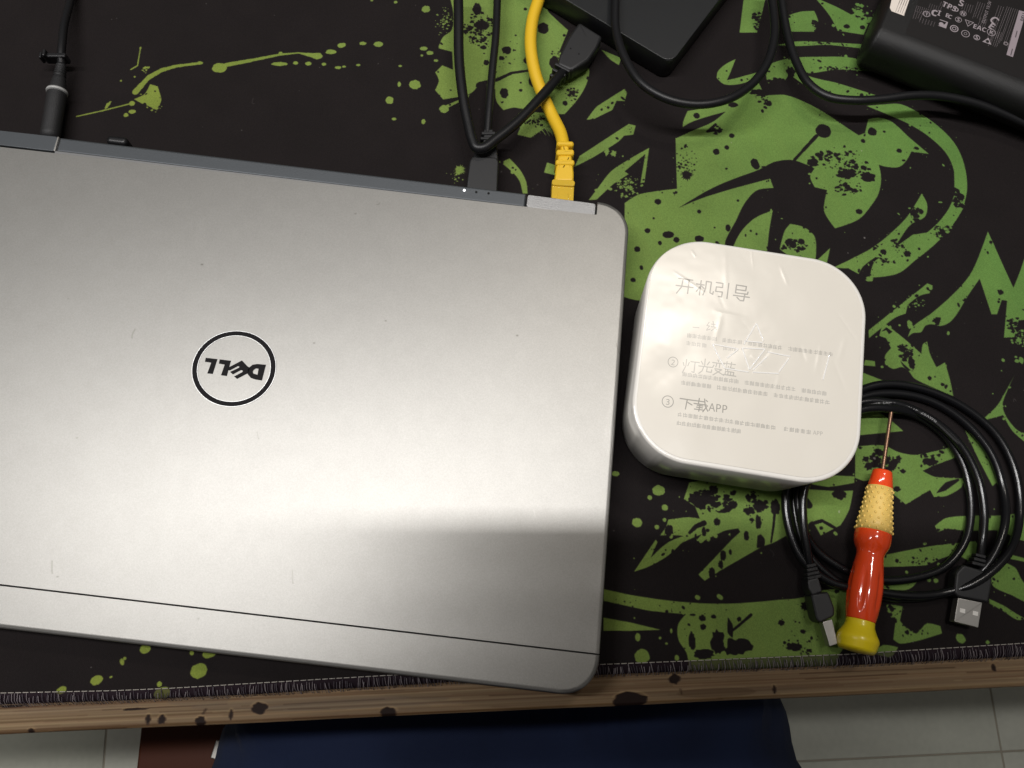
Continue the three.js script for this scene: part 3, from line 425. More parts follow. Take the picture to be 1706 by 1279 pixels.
  part('hinge_cap', slab(roundPoly([LP(nl + 0.0006, back - 0.0020), LP(barL - 0.0006, back - 0.0022), LP(barL - 0.0006, notchV - 0.0014), LP(nl + 0.0006, notchV - 0.0014)], 0.0012, 4), 0.006, LT - 0.0012, 0.0004, 3), M.hingeBar, laptop);
  part('hinge_joint', slab([LP(barL - 0.0007, back - 0.0020), LP(barL, back - 0.0020), LP(barL, notchV - 0.0014), LP(barL - 0.0007, notchV - 0.0014)], 0.008, LT - 0.0009, 0.0002, 2), M.steel, laptop);
  // small glossy foot behind the hinge bar
  const k = at(200, 240, 0.010); part('rear_bumper', orientedBox(V(k.x, 0.0098, k.z), lx, 0.010, 0.009, 0.0045, 0.002), M.black, laptop);
  // emblem: ring and letters, thin black inlays with a bright rim
  const Lg = view(300, 530, 7.994), q = (l) => poly(Lg, l, LT);
  const ink = phy({ color: col(0.008, 0.007, 0.008), roughness: 0.6, specularIntensity: 0.25 }), bright = std({ color: col(0.55, 0.55, 0.54), metalness: 0.9, roughness: 0.38 });
  const cc = at(390.2, 613.5, LT), R = 0.0180, circ = (r, n = 72) => Array.from({ length: n }, (_, i) => cc.clone().setY(0).addScaledVector(lx, Math.cos(i / n * 6.2832) * r).addScaledVector(lz, Math.sin(i / n * 6.2832) * r * 0.945));
  part('emblem_ring', slab(circ(R), LT - 0.0001, LT + 0.00022, 0.00008, 1, [circ(R - 0.0020).reverse()]), ink, lid);
  part('emblem_rim', [slab(circ(R + 0.00032), LT - 0.0001, LT + 0.00030, 0.0001, 2, [circ(R + 0.00002).reverse()]), slab(circ(R - 0.00202), LT - 0.0001, LT + 0.00030, 0.0001, 2, [circ(R - 0.0023).reverse()])], bright, lid);
  const letters = [q([[335, 580], [345, 527], [500, 545], [437, 742], [365, 735], [418, 592]]), q([[520, 605], [530, 548], [680, 567], [660, 640], [625, 770], [548, 760], [597, 618]]),
    q([[650, 655], [640, 690], [662, 697], [775, 637], [795, 648], [785, 660], [668, 716], [705, 748], [815, 690], [840, 700], [832, 718], [722, 776], [762, 808], [885, 742], [910, 735], [935, 660], [900, 640], [826, 563]])];
  for (const l of letters) part('emblem_letter', slab(l, LT - 0.0001, LT + 0.00024, 0.00004, 1), ink, lid);
  part('emblem_letter', slab(q([[905, 690], [930, 650], [970, 620], [1030, 610], [1146, 620], [1092, 830], [1000, 815], [945, 795], [905, 750]]), LT - 0.0001, LT + 0.00024, 0.00004, 1, [q([[1050, 672], [1010, 668], [980, 690], [968, 715], [980, 740], [1035, 755]]).reverse()]), ink, lid);
}

// ---------------------------------------------------------------- white box with a printed film on top
const BA = 0.156, BH = 0.045;
const bx = V(Math.cos(BA), 0, Math.sin(BA)), bz = V(-Math.sin(BA), 0, Math.cos(BA));
const BP = (u, v, y = BH) => V(0, y, 0).addScaledVector(bx, u).addScaledVector(bz, v);
const bu0 = 0.0437, bu1 = 0.1373, bv0 = -0.1654, bv1 = -0.0676;
const box = thing('router_box', 'white glossy plastic box with rounded corners and an instruction film on top', 'network box', BP((bu0 + bu1) / 2, (bv0 + bv1) / 2, 0));
box.rotation.y = -BA; box.updateMatrixWorld();
{
  const sq = (m, r) => roundPoly([BP(bu0 + m, bv0 + m), BP(bu1 - m, bv0 + m), BP(bu1 - m, bv1 - m), BP(bu0 + m, bv1 - m)], r - m, 22);
  const white = phy({ color: col(0.82, 0.79, 0.735), roughness: 0.30, clearcoat: 0.5, clearcoatRoughness: 0.15 });
  const shell = slab(sq(0, 0.0245), 0.0035, BH, 0.0013, 5), sp = shell.attributes.position, mid = BP((bu0 + bu1) / 2, (bv0 + bv1) / 2, 0);
  for (let i = 0; i < sp.count; i++) { const k = 1 - 0.045 * Math.pow(Math.max(0, 1 - sp.getY(i) / BH), 1.3); sp.setX(i, mid.x + (sp.getX(i) - mid.x) * k); sp.setZ(i, mid.z + (sp.getZ(i) - mid.z) * k); }
  part('shell', shell, white, box);
  part('base_plate', slab(sq(0.0052, 0.0245), 0.0004, 0.0042, 0.0004), phy({ color: col(0.30, 0.29, 0.27), roughness: 0.5 }), box);
  // printed film
  const N = 1400, c = document.createElement('canvas'); c.width = c.height = N; const g = c.getContext('2d');
  g.fillStyle = '#e9e4da'; g.fillRect(0, 0, N, N);
  const K = view(1020, 390, 3.875), cu = (p) => (p.dot(bx) - bu0) / (bu1 - bu0) * N, cv = (p) => (p.dot(bz) - bv0) / (bv1 - bv0) * N;
  const px = (x, y) => { const p = K(x, y, BH + 0.0003); return [cu(p), cv(p)]; };
  const stroke = (list, w, s) => { g.strokeStyle = s; g.lineWidth = w; g.lineCap = 'round'; g.lineJoin = 'round'; for (const l of list) { g.beginPath(); l.forEach(([x, y], i) => g[i ? 'lineTo' : 'moveTo'](...px(x, y))); g.stroke(); } };
  const grey = '#a5a29c', pale = '#bab7b0';
  stroke([[[430, 285], [520, 297]], [[412, 330], [522, 345]], [[458, 288], [447, 340], [415, 380]], [[497, 293], [486, 383]],
    [[545, 321], [593, 328]], [[574, 300], [562, 392]], [[568, 338], [543, 368]], [[577, 335], [592, 350]], [[608, 305], [602, 350], [585, 392]], [[608, 305], [640, 310], [630, 378], [648, 388], [652, 372]],
    [[672, 312], [715, 318], [711, 345], [672, 340], [667, 368], [711, 374], [704, 405], [685, 402]], [[752, 318], [740, 415]],
    [[802, 328], [866, 338], [861, 365], [800, 357]], [[802, 328], [795, 378], [872, 388], [876, 374]], [[782, 394], [884, 408]], [[856, 388], [847, 430], [825, 428]], [[805, 408], [818, 422]]], 8, grey);
  stroke([[[625, 568], [610, 590], [628, 592], [610, 614]], [[608, 620], [632, 612]], [[640, 580], [668, 584]], [[638, 597], [672, 601]], [[650, 562], [657, 600], [674, 616]], [[670, 600], [640, 622]], [[520, 600], [560, 604]]], 5, pale);
  stroke([[[480, 808], [475, 850], [453, 892]], [[458, 828], [463, 848]], [[497, 828], [487, 850]], [[508, 822], [562, 829]], [[535, 826], [527, 892], [513, 888]],
    [[600, 806], [596, 848]], [[575, 820], [585, 840]], [[627, 825], [613, 843]], [[558, 850], [640, 860]], [[590, 855], [580, 882], [558, 898]], [[613, 857], [608, 887], [638, 892], [642, 876]],
    [[682, 812], [687, 824]], [[648, 828], [724, 838]], [[676, 832], [668, 857]], [[695, 834], [691, 860]], [[656, 845], [647, 860]], [[710, 842], [722, 860]], [[662, 868], [706, 875], [650, 908]], [[664, 876], [718, 911]],
    [[720, 832], [794, 842]], [[741, 823], [738, 846]], [[770, 827], [767, 850]], [[735, 855], [731, 876]], [[749, 853], [745, 880]], [[765, 855], [755, 872]], [[762, 864], [787, 867]], [[731, 885], [784, 892], [780, 914], [727, 906], [731, 885]], [[748, 888], [745, 908]], [[765, 890], [762, 911]], [[714, 905], [797, 917]]], 6.5, '#bcb9b2');
  stroke([[[438, 1060], [534, 1074]], [[484, 1068], [472, 1128]], [[488, 1086], [514, 1102]],
    [[536, 1074], [592, 1082]], [[562, 1060], [556, 1094]], [[528, 1092], [608, 1103]], [[548, 1104], [584, 1109]], [[544, 1116], [582, 1121]], [[566, 1102], [558, 1142]], [[530, 1128], [586, 1135]], [[596, 1064], [600, 1110], [616, 1142]], [[614, 1108], [584, 1146]], [[606, 1072], [614, 1080]]], 6.5, '#a09d96');
  const lat = (s, x, y, size, fill, skew = 0) => { const [a, b] = px(x, y), [a2, b2] = px(x + 100, y + 13.5); g.save(); g.translate(a, b); g.rotate(Math.atan2(b2 - b, a2 - a) + skew); g.font = size + 'px sans-serif'; g.fillStyle = fill; g.textBaseline = 'alphabetic'; g.fillText(s, 0, 0); g.restore(); };
  lat('APP', 620, 1140, 66, '#a09d96');
  for (const [x, y, r, s, f] of [[392, 825, 33, '2', '#b0ada6'], [358, 1080, 37, '3', '#9b9892']]) { const [a, b] = px(x, y); g.strokeStyle = f; g.lineWidth = 4.5; g.beginPath(); g.arc(a, b, r * 0.92, 0, 7); g.stroke(); lat(s, x - 14, y + 18, 46, f); }
  // small print: blurred rows of dense characters
  const rowText = (x0, y0, x1, y1, gaps, f) => { const n = Math.round((x1 - x0) / 33); for (let i = 0; i < n; i++) { const t = i / n, x = x0 + (x1 - x0) * t, y = y0 + (y1 - y0) * t; if (gaps.some(([a, b]) => x > a && x < b)) continue; const s = 26, L = []; const hs = 2 + Math.floor(rnd() * 3); for (let k = 0; k < hs; k++) { const yy = y + s * (k + 0.5) / hs; L.push([[x, yy], [x + s * rr(0.75, 1), yy + 3]]); } L.push([[x + s * rr(0.3, 0.6), y], [x + s * rr(0.25, 0.6), y + s]]); if (rnd() < 0.6) L.push([[x + 2, y + s * rr(0, 0.3)], [x, y + s]]); if (rnd() < 0.6) L.push([[x + s * 0.9, y + s * rr(0, 0.4)], [x + s * 0.88, y + s]]); stroke(L, 3.6, f); } };
  rowText(485, 640, 1430, 765, [[655, 690], [830, 865], [1075, 1115]], '#c2bfb8'); rowText(480, 690, 820, 735, [[610, 690]], '#c4c1ba');
  rowText(455, 890, 1390, 1018, [[790, 838], [1165, 1200]], '#c2bfb8'); rowText(445, 945, 1410, 1075, [[625, 660], [1000, 1040]], '#bfbcb5');
  rowText(425, 1150, 1060, 1238, [], '#bcb9b2'); rowText(1110, 1243, 1290, 1268, [], '#bcb9b2'); lat('APP', 1295, 1292, 34, '#bcb9b2'); rowText(418, 1205, 835, 1262, [], '#bcb9b2');
  const ft = canvasTex(c);
  // crinkles where the film has been pressed and lifted
  const W2 = 512, cr = new Float32Array(W2 * W2);
  const ridges = Array.from({ length: 22 }, () => ({ x: rr(0.1, 0.95), y: rr(0.02, 0.6), a: rnd() * 6.28, l: rr(0.02, 0.11), w: rr(0.004, 0.012), h: rr(-1, 1) }));
  for (let y = 0; y < W2; y++) for (let x = 0; x < W2; x++) { const u = x / W2, v = y / W2; let s = 0.75 * n8(u, v) + 0.05 * n32(u, v); for (const r of ridges) { const dx = u - r.x, dy = v - r.y, p = dx * Math.cos(r.a) + dy * Math.sin(r.a), q = -dx * Math.sin(r.a) + dy * Math.cos(r.a); if (Math.abs(p) < r.l && Math.abs(q) < r.w * 3) s += r.h * 0.26 * Math.exp(-q * q / r.w / r.w) * (1 - (p / r.l) ** 2); } cr[y * W2 + x] = s; }
  const crData = new Float32Array(W2 * W2 * 4); for (let y = 0; y < W2; y++) for (let x = 0; x < W2; x++) { const i = (y * W2 + x) * 4; crData[i] = crData[i + 1] = crData[i + 2] = cr[(W2 - 1 - y) * W2 + x] / 3 + 0.15; crData[i + 3] = 1; }
  const crTex = new THREE.DataTexture(crData, W2, W2, THREE.RGBAFormat, THREE.FloatType); crTex.magFilter = THREE.LinearFilter; crTex.needsUpdate = true; crTex.wrapS = crTex.wrapT = THREE.ClampToEdgeWrapping;
  const film = slab(roundPoly([BP(bu0 + 0.016, bv0 + 0.0014), BP(bu1 - 0.0020, bv0 + 0.0020), BP(bu1 - 0.0020, bv1 - 0.0020), BP(bu0 + 0.0020, bv1 - 0.0020), BP(bu0 + 0.0014, bv0 + 0.012)], [0.011, 0.0225, 0.0225, 0.0225, 0.010], 18), BH + 0.00005, BH + 0.0003, 0.00008, 1);
  const p = film.attributes.position, uv = film.attributes.uv; for (let i = 0; i < p.count; i++) { const w = V(p.getX(i), 0, p.getZ(i)); uv.setXY(i, cu(w) / N, 1 - cv(w) / N); }
  part('instruction_film', film, phy({ map: ft, color: col(0.97, 0.96, 0.94), roughness: 0.21, bumpMap: crTex, bumpScale: 0.0010 }), box);
  // raised diamond lines of the mark under the film
  const line = (a, b, w = 0.0006) => { const A = K(...a, BH + 0.0003), B = K(...b, BH + 0.0003), m = A.clone().lerp(B, 0.5); m.y = BH + 0.00036; return orientedBox(m, B.clone().sub(A), A.distanceTo(B), 0.00042, w, 0.00018); };
  const tri = [[[930, 575], [975, 690]], [[930, 575], [848, 712]], [[848, 690], [970, 700]], [[838, 735], [985, 742]], [[838, 735], [885, 875]], [[985, 742], [885, 875]], [[1000, 790], [905, 878]], [[645, 708], [815, 742]], [[645, 708], [725, 865]], [[815, 742], [740, 800]], [[725, 865], [880, 890]], [[1000, 760], [1150, 790]], [[1140, 800], [1075, 890]], [[905, 890], [1075, 900]], [[1400, 780], [1360, 940]]];
  part('raised_mark', tri.map(([a, b]) => line(a, b)), phy({ color: col(0.93, 0.91, 0.87), roughness: 0.2, clearcoat: 1 }), box);
}

// ---------------------------------------------------------------- screwdriver
const sdA = at(1487, 677, 0.0095), sdB = at(1425, 1086, 0.0095); sdA.y = 0.0088; sdB.y = 0.0098;
const driver = thing('screwdriver', 'small screwdriver with a red and yellow handle lying across the black cable coil', 'screwdriver', sdB.clone().setY(0));
{
  const L = sdA.distanceTo(sdB), k = L / 1190, red = phy({ color: col(1.0, 0.085, 0.016), roughness: 0.14, transmission: 0.08, thickness: 0.012, ior: 1.49, attenuationColor: new THREE.Color(0.95, 0.06, 0.015), attenuationDistance: 0.012, clearcoat: 0.6, clearcoatRoughness: 0.08 });
  const d = (y) => (y - 50) * k, r = (w) => w / 2 * k, pr = (l) => l.map(([y, w]) => [d(y), r(w)]);
  const s = (l, n) => { const c = new THREE.SplineCurve(l.map(([a, b]) => new THREE.Vector2(a, b))); return c.getPoints(n).map((p) => [p.x, p.y]); };
  part('shaft', lathe(pr([[50, 0], [50, 15], [56, 19], [385, 19]]), sdA, sdB, 20), std({ color: col(0.34, 0.20, 0.13), metalness: 0.85, roughness: 0.32 }), driver);
  part('collar', lathe(pr([[376, 20], [380, 84], [386, 92], [464, 116], [466, 40]]), sdA, sdB, 14), red, driver);
  const gp = [[464, 118], [520, 124], [580, 138], [640, 156], [682, 166]], grip = [lathe(pr([[462, 60], [464, 118], [520, 124], [580, 138], [640, 156], [682, 164], [684, 60]]), sdA, sdB, 40)];
  const dir = sdB.clone().sub(sdA).normalize(), up = V(0, 1, 0), side = new THREE.Vector3().crossVectors(dir, up).normalize(), up2 = new THREE.Vector3().crossVectors(side, dir);
  for (let i = 0; i < 9; i++) { const y = 478 + i * 24.5; let w = 0; for (let j = 1; j < gp.length; j++) if (y <= gp[j][0]) { const t = (y - gp[j - 1][0]) / (gp[j][0] - gp[j - 1][0]); w = gp[j - 1][1] + (gp[j][1] - gp[j - 1][1]) * t; break; } for (let n = 0; n < 14; n++) { const a = (n + (i % 2) / 2) / 14 * 6.283, c = sdA.clone().addScaledVector(dir, d(y)).addScaledVector(side, Math.cos(a) * r(w)).addScaledVector(up2, Math.sin(a) * r(w)); const b = new THREE.SphereGeometry(0.00052, 8, 6); b.scale(1, 1, 1.3); b.translate(c.x, c.y, c.z); grip.push(b); } }
  part('grip', grip, phy({ color: col(0.85, 0.58, 0.15), roughness: 0.48 }), driver);
  const hp = s(pr([[682, 150], [686, 162], [715, 165], [745, 155], [775, 128], [800, 122], [850, 134], [930, 152], [1000, 152], [1060, 140], [1096, 128]]), 60);
  const hg = lathe([...hp, [d(1100), r(80)]], sdA, sdB, 96); hg.computeVertexNormals();
  // six flutes in the lower handle
  const hv = hg.attributes.position; for (let i = 0; i < hv.count; i++) { const w = V(hv.getX(i), hv.getY(i), hv.getZ(i)).sub(sdA), t = w.dot(dir), q = w.clone().addScaledVector(dir, -t), a = Math.atan2(q.dot(up2), q.dot(side)), y = t / k + 50, m = Math.max(0, Math.min(1, (y - 850) / 50, (1060 - y) / 40)), f = Math.pow(0.5 + 0.5 * Math.cos(a * 6), 4); q.multiplyScalar(1 - 0.10 * m * f); const o = sdA.clone().addScaledVector(dir, t).add(q); hv.setXYZ(i, o.x, o.y, o.z); } hg.computeVertexNormals();
  part('handle', hg, red, driver);
  part('end_cap', lathe([...s(pr([[1094, 100], [1096, 124], [1120, 130], [1145, 152], [1168, 178], [1185, 184], [1205, 176], [1222, 168]]), 30), ...pr([[1236, 150], [1240, 60], [1240, 0]])], sdA, sdB, 48), phy({ color: col(0.90, 0.70, 0.014), roughness: 0.30, clearcoat: 0.3 }), driver);
}

// ---------------------------------------------------------------- coiled usb cable
const coil = thing('usb_cable', 'coiled thin black cable with a metal plug at each end, right of the white box', 'cable', at(1500, 830).setY(0));
{
  const r = 0.0019, q = (l) => l.map(([x, y, h]) => at(x, y, h));
  const path = q([[1632, 930, 0.0045], [1636, 900, 0.0060], [1639, 855, 0.0060], [1630, 800, 0.0060], [1600, 742, 0.0064], [1550, 698, 0.0066], [1490, 672, 0.007], [1430, 672, 0.006], [1388, 710, 0.0042], [1352, 775, 0.003], [1325, 815, 0.0026], [1326, 865, 0.0026], [1345, 920, 0.0024], [1390, 965, 0.0024], [1450, 990, 0.0024], [1520, 996, 0.0024], [1580, 985, 0.0028], [1640, 945, 0.0066], [1672, 880, 0.0070], [1672, 820, 0.0030], [1650, 755, 0.0028], [1605, 702, 0.0027], [1550, 668, 0.0027], [1490, 655, 0.0027], [1435, 662, 0.0027], [1390, 695, 0.0025], [1345, 760, 0.0064], [1312, 810, 0.0066], [1311, 865, 0.0066], [1335, 930, 0.0066], [1385, 970, 0.0066], [1440, 982, 0.0066], [1510, 992, 0.0066], [1570, 988, 0.0064], [1630, 967, 0.0090], [1680, 920, 0.0085], [1698, 860, 0.0030], [1692, 790, 0.0028], [1660, 725, 0.0028], [1600, 675, 0.0028], [1530, 646, 0.0028], [1470, 640, 0.0028], [1425, 655, 0.0030], [1385, 700, 0.0062], [1355, 765, 0.0092], [1331, 810, 0.0066], [1333, 860, 0.0066], [1355, 910, 0.0028], [1400, 945, 0.0026], [1455, 965, 0.0026], [1520, 963, 0.0026], [1575, 943, 0.0026], [1608, 900, 0.0026], [1617, 845, 0.0026], [1606, 780, 0.0026], [1575, 728, 0.0026], [1530, 693, 0.0048], [1480, 680, 0.0092], [1430, 684, 0.0095], [1392, 715, 0.0086], [1362, 775, 0.0122], [1340, 815, 0.0105], [1338, 870, 0.0100], [1346, 925, 0.0085], [1351, 955, 0.006]]);
  part('cord', tube(path, r, 700, 12), M.glossCable, coil);
  // printed writing along one winding
  const cv = document.createElement('canvas'); cv.width = 512; cv.height = 32; const g = cv.getContext('2d'); g.fillStyle = '#0b0b0b'; g.fillRect(0, 0, 512, 32); g.fillStyle = '#8b8b8b'; g.font = 'bold 24px sans-serif'; g.fillText('POWER  CABLE  AWG/1P  28AWG', 6, 25);
  const wl = new THREE.CatmullRomCurve3(q([[1440, 676, 0.0080], [1490, 671, 0.0083], [1550, 696, 0.0082], [1598, 738, 0.0078]])), n = 40, pos = [], uv = [], ix = [];
  for (let i = 0; i <= n; i++) { const p = wl.getPoint(i / n), t = wl.getTangent(i / n), s = V(-t.z, 0, t.x).normalize(); for (const k of [-1, 0, 1]) { pos.push(p.x + s.x * k * 0.0010, p.y + (k ? 0 : 0.00055), p.z + s.z * k * 0.0010); uv.push(i / n, 0.5 - k * 0.5); } }
  for (let i = 0; i < n; i++) for (const k of [0, 1]) { const a = i * 3 + k; ix.push(a, a + 1, a + 3, a + 1, a + 4, a + 3); }
  const bg = new THREE.BufferGeometry(); bg.setAttribute('position', new THREE.Float32BufferAttribute(pos, 3)); bg.setAttribute('uv', new THREE.Float32BufferAttribute(uv, 2)); bg.setIndex(ix); bg.computeVertexNormals();
  part('cord_lettering', bg, phy({ map: canvasTex(cv), roughness: 0.35, side: THREE.DoubleSide }), coil);
  // flat plug
  const A = view(1280, 780, 3.998);
  const pa = part('usb_plug', slab(roundPoly(poly(A, [[1300, 640], [1470, 690], [1495, 740], [1468, 895], [1262, 855], [1235, 830], [1250, 690]], 0.009), 0.001, 4), 0.0022, 0.0092, 0.0012, 3), M.plug, coil);
  part('strain_relief', [0, 1, 2].map((i) => { const p = A(1385 - i * -8, 640 - i * 28, 0.006); return orientedBox(p.setY(0.0058), V(1, 0, 0.25), 0.0062 - i * 0.0008, 0.0052 - i * 0.0006, 0.0016, 0.0005); }), M.rubber, pa);
  const sh = part('metal_shell', slab(roundPoly(poly(A, [[1262, 862], [1425, 893], [1398, 1062], [1237, 1020]], 0.0078), 0.0003, 3), 0.0034, 0.0079, 0.0004, 2), M.steel, pa);
  for (const [x, y] of [[1292, 948], [1378, 966]]) { const p = A(x, y, 0.0079), e = V(0.97, 0, 0.2); part('shell_window', orientedBox(p.setY(0.0079), e, 0.0023, 0.0003, 0.0018, 0.0001), std({ color: col(0.85, 0.83, 0.78), roughness: 0.4 }), sh); }
  // small plug, standing on its edge
  const pb = part('small_plug', [slab(roundPoly(poly(A, [[258, 740], [330, 722], [355, 790], [360, 825], [290, 845], [262, 800]], 0.010), 0.0008, 4), 0.002, 0.0105, 0.001, 3), slab(roundPoly(poly(A, [[282, 838], [400, 820], [442, 930], [440, 985], [340, 1030], [318, 1000]], 0.0108), 0.001, 4), 0.0015, 0.0112, 0.0012, 3)], M.plug, coil);
  part('strain_relief', [0, 1, 2, 3].map((i) => { const p = A(296 - i * 5, 726 - i * 26, 0.008); return orientedBox(p.setY(0.0072), V(1, 0, -0.2), 0.0062 - i * 0.0006, 0.0056 - i * 0.0004, 0.0016, 0.0005); }), M.rubber, pb);
  part('metal_shell', slab(roundPoly(poly(A, [[360, 1022], [424, 1006], [465, 1168], [408, 1186]], 0.0085), 0.0003, 3), 0.0038, 0.0086, 0.0004, 2), M.steel, pb);
}

// ---------------------------------------------------------------- black drive at the top, and its flat cable
const AZ = view(570, 0, 2.974);
const DH = 0.0145;
{
  const A = at(1118, 106, DH), d1 = at(936, -4, DH).sub(A).normalize(), d2 = V(-d1.z, 0, d1.x); if (d2.z > 0) d2.negate();
  const P = (a, b) => A.clone().addScaledVector(d1, a).addScaledVector(d2, b);
  const drive = thing('hard_drive', 'flat black plastic drive case with a thin bright edge, cut off by the top edge', 'hard drive', P(0.057, 0.040).setY(0));
  part('case', slab(roundPoly([P(0, 0), P(0.118, 0), P(0.118, 0.080), P(0, 0.080)], 0.0055, 8), 0.0008, DH - 0.0006, 0.0008, 2), M.black, drive);
  part('top_plate', slab(roundPoly([P(0.0002, 0.0002), P(0.1178, 0.0002), P(0.1178, 0.0798), P(0.0002, 0.0798)], 0.0055, 10), DH - 0.0016, DH, 0.0005, 3), phy({ color: col(0.015, 0.016, 0.017), roughness: 0.36, bumpMap: rep(fine, 40, 40), bumpScale: 0.00003 }), drive);
}
{
  const cable = thing('flat_black_cable', 'thick black cable bent in a sharp V, plugged into the black drive', 'cable', at(790, 245).setY(0));
  const pts = [[763, -30, 0.02], [764, 20, 0.02], [765, 100, 0.019], [772, 165, 0.0185], [780, 205, 0.0180], [787, 233, 0.0178], [794, 246, 0.0178], [806, 246, 0.0178], [826, 232, 0.0175], [862, 203, 0.0165], [900, 163, 0.0145], [928, 131, 0.0115], [940, 118, 0.0085]].map(([x, y, h]) => at(x, y, h));
  const g = tube(pts, 0.0025, 220, 14);
  part('cord', g, M.cable, cable);
  const pl = part('drive_plug', slab(roundPoly(poly(AZ, [[1175, 108], [1290, 180], [1262, 240], [1220, 300], [1135, 350], [1065, 320], [1080, 265], [1125, 175]], 0.0115), 0.0015, 5), 0.0032, 0.0118, 0.0016, 4), M.plug, cable);
  for (const [x, y] of [[1132, 240], [1173, 267]]) { const p = AZ(x, y, 0.0118); const c = new THREE.CylinderGeometry(0.00045, 0.00045, 0.0003, 12); c.translate(p.x, 0.0118, p.z); part('dimple', c, M.matte, pl); }
  const ax = AZ(1225, 145, 0).sub(AZ(1095, 340, 0)).normalize(), cr = V(-ax.z, 0, ax.x);
  part('strain_relief', [0, 1, 2].map((i) => orientedBox(AZ(1090 - i * 17, 350 + i * 22, 0.009).setY(0.0085), cr, 0.0088 - i * 0.0012, 0.0070 - i * 0.0006, 0.0017, 0.0006)), M.plug, pl);
}
// ---------------------------------------------------------------- cord with plug behind the laptop
{
  const cable = thing('black_plug_cord', 'slim black cord whose rectangular plug goes into the back of the laptop', 'cable', at(805, 285).setY(0));
  part('cord', tube([[829, -30, 0.010], [828, 15, 0.010], [826, 60, 0.0105], [820, 120, 0.0105], [815, 180, 0.010], [812, 222, 0.009]].map(([x, y, h]) => at(x, y, h)), 0.0020, 120, 14), M.cable, cable);
  const body = part('plug', [slab(roundPoly(poly(AZ, [[645, 775], [765, 780], [776, 800], [768, 960], [614, 945], [630, 800]], 0.0125), 0.001, 4), 0.0040, 0.0130, 0.0010, 3), slab(roundPoly(poly(AZ, [[672, 712], [766, 716], [774, 790], [645, 785]], 0.0115), 0.001, 4), 0.0050, 0.0118, 0.0010, 3)], M.plug, cable);
  part('strain_relief', [slab(roundPoly(poly(AZ, [[690, 650], [760, 650], [760, 666], [690, 666]], 0.0115), 0.0005), 0.0055, 0.0116, 0.0006), slab(roundPoly(poly(AZ, [[684, 676], [768, 678], [768, 692], [684, 690]], 0.0115), 0.0005), 0.0055, 0.0116, 0.0006), slab(poly(AZ, [[702, 640], [748, 640], [752, 720], [698, 720]], 0.0105), 0.006, 0.0108, 0.0008)], M.plug, body);
}
// ---------------------------------------------------------------- yellow network cable
{
  const cable = thing('network_cable', 'bright yellow network cable plugged into the back of the laptop', 'cable', at(937, 300).setY(0));
  part('cord', tube([[905, -30, 0.008], [897, 0, 0.008], [887, 35, 0.008], [884, 75, 0.0078], [891, 120, 0.0072], [905, 160, 0.0068], [921, 195, 0.0070], [934, 222, 0.0084], [940, 250, 0.010]].map(([x, y, h]) => at(x, y, h)), 0.0031, 160, 18), M.yellow, cable);
  const bt = part('boot', [slab(roundPoly(poly(AZ, [[1072, 760], [1138, 760], [1150, 850], [1148, 892], [1052, 892], [1056, 850]], 0.0155), 0.001), 0.0045, 0.0146, 0.0014, 3), slab(roundPoly(poly(AZ, [[1084, 692], [1126, 692], [1128, 826], [1082, 826]], 0.0155), 0.001), 0.0052, 0.0141, 0.0014, 3),
    slab(roundPoly(poly(AZ, [[1064, 695], [1148, 697], [1150, 722], [1062, 720]], 0.0150), 0.0012), 0.0055, 0.0152, 0.0014, 3), slab(roundPoly(poly(AZ, [[1062, 738], [1150, 738], [1150, 768], [1060, 768]], 0.0150), 0.0012), 0.0055, 0.0153, 0.0012, 3), slab(roundPoly(poly(AZ, [[1058, 788], [1152, 790], [1152, 818], [1056, 816]], 0.0150), 0.0012), 0.0055, 0.0154, 0.0012, 3)], M.yellow, cable);
  part('connector', [slab(roundPoly(poly(AZ, [[1040, 888], [1154, 896], [1152, 925], [1038, 918]], 0.0152), 0.0012), 0.0045, 0.0158, 0.0006, 3), slab(roundPoly(poly(AZ, [[1040, 912], [1150, 920], [1146, 1000], [1036, 990]], 0.0146), 0.0010), 0.0045, 0.0146, 0.0005, 3)], M.yellowClear, cable);
  part('latch', slab(roundPoly(poly(AZ, [[1072, 945], [1118, 948], [1125, 990], [1062, 985]], 0.0155), 0.0008), 0.0140, 0.0152, 0.0003, 2), M.yellowClear, cable);
}

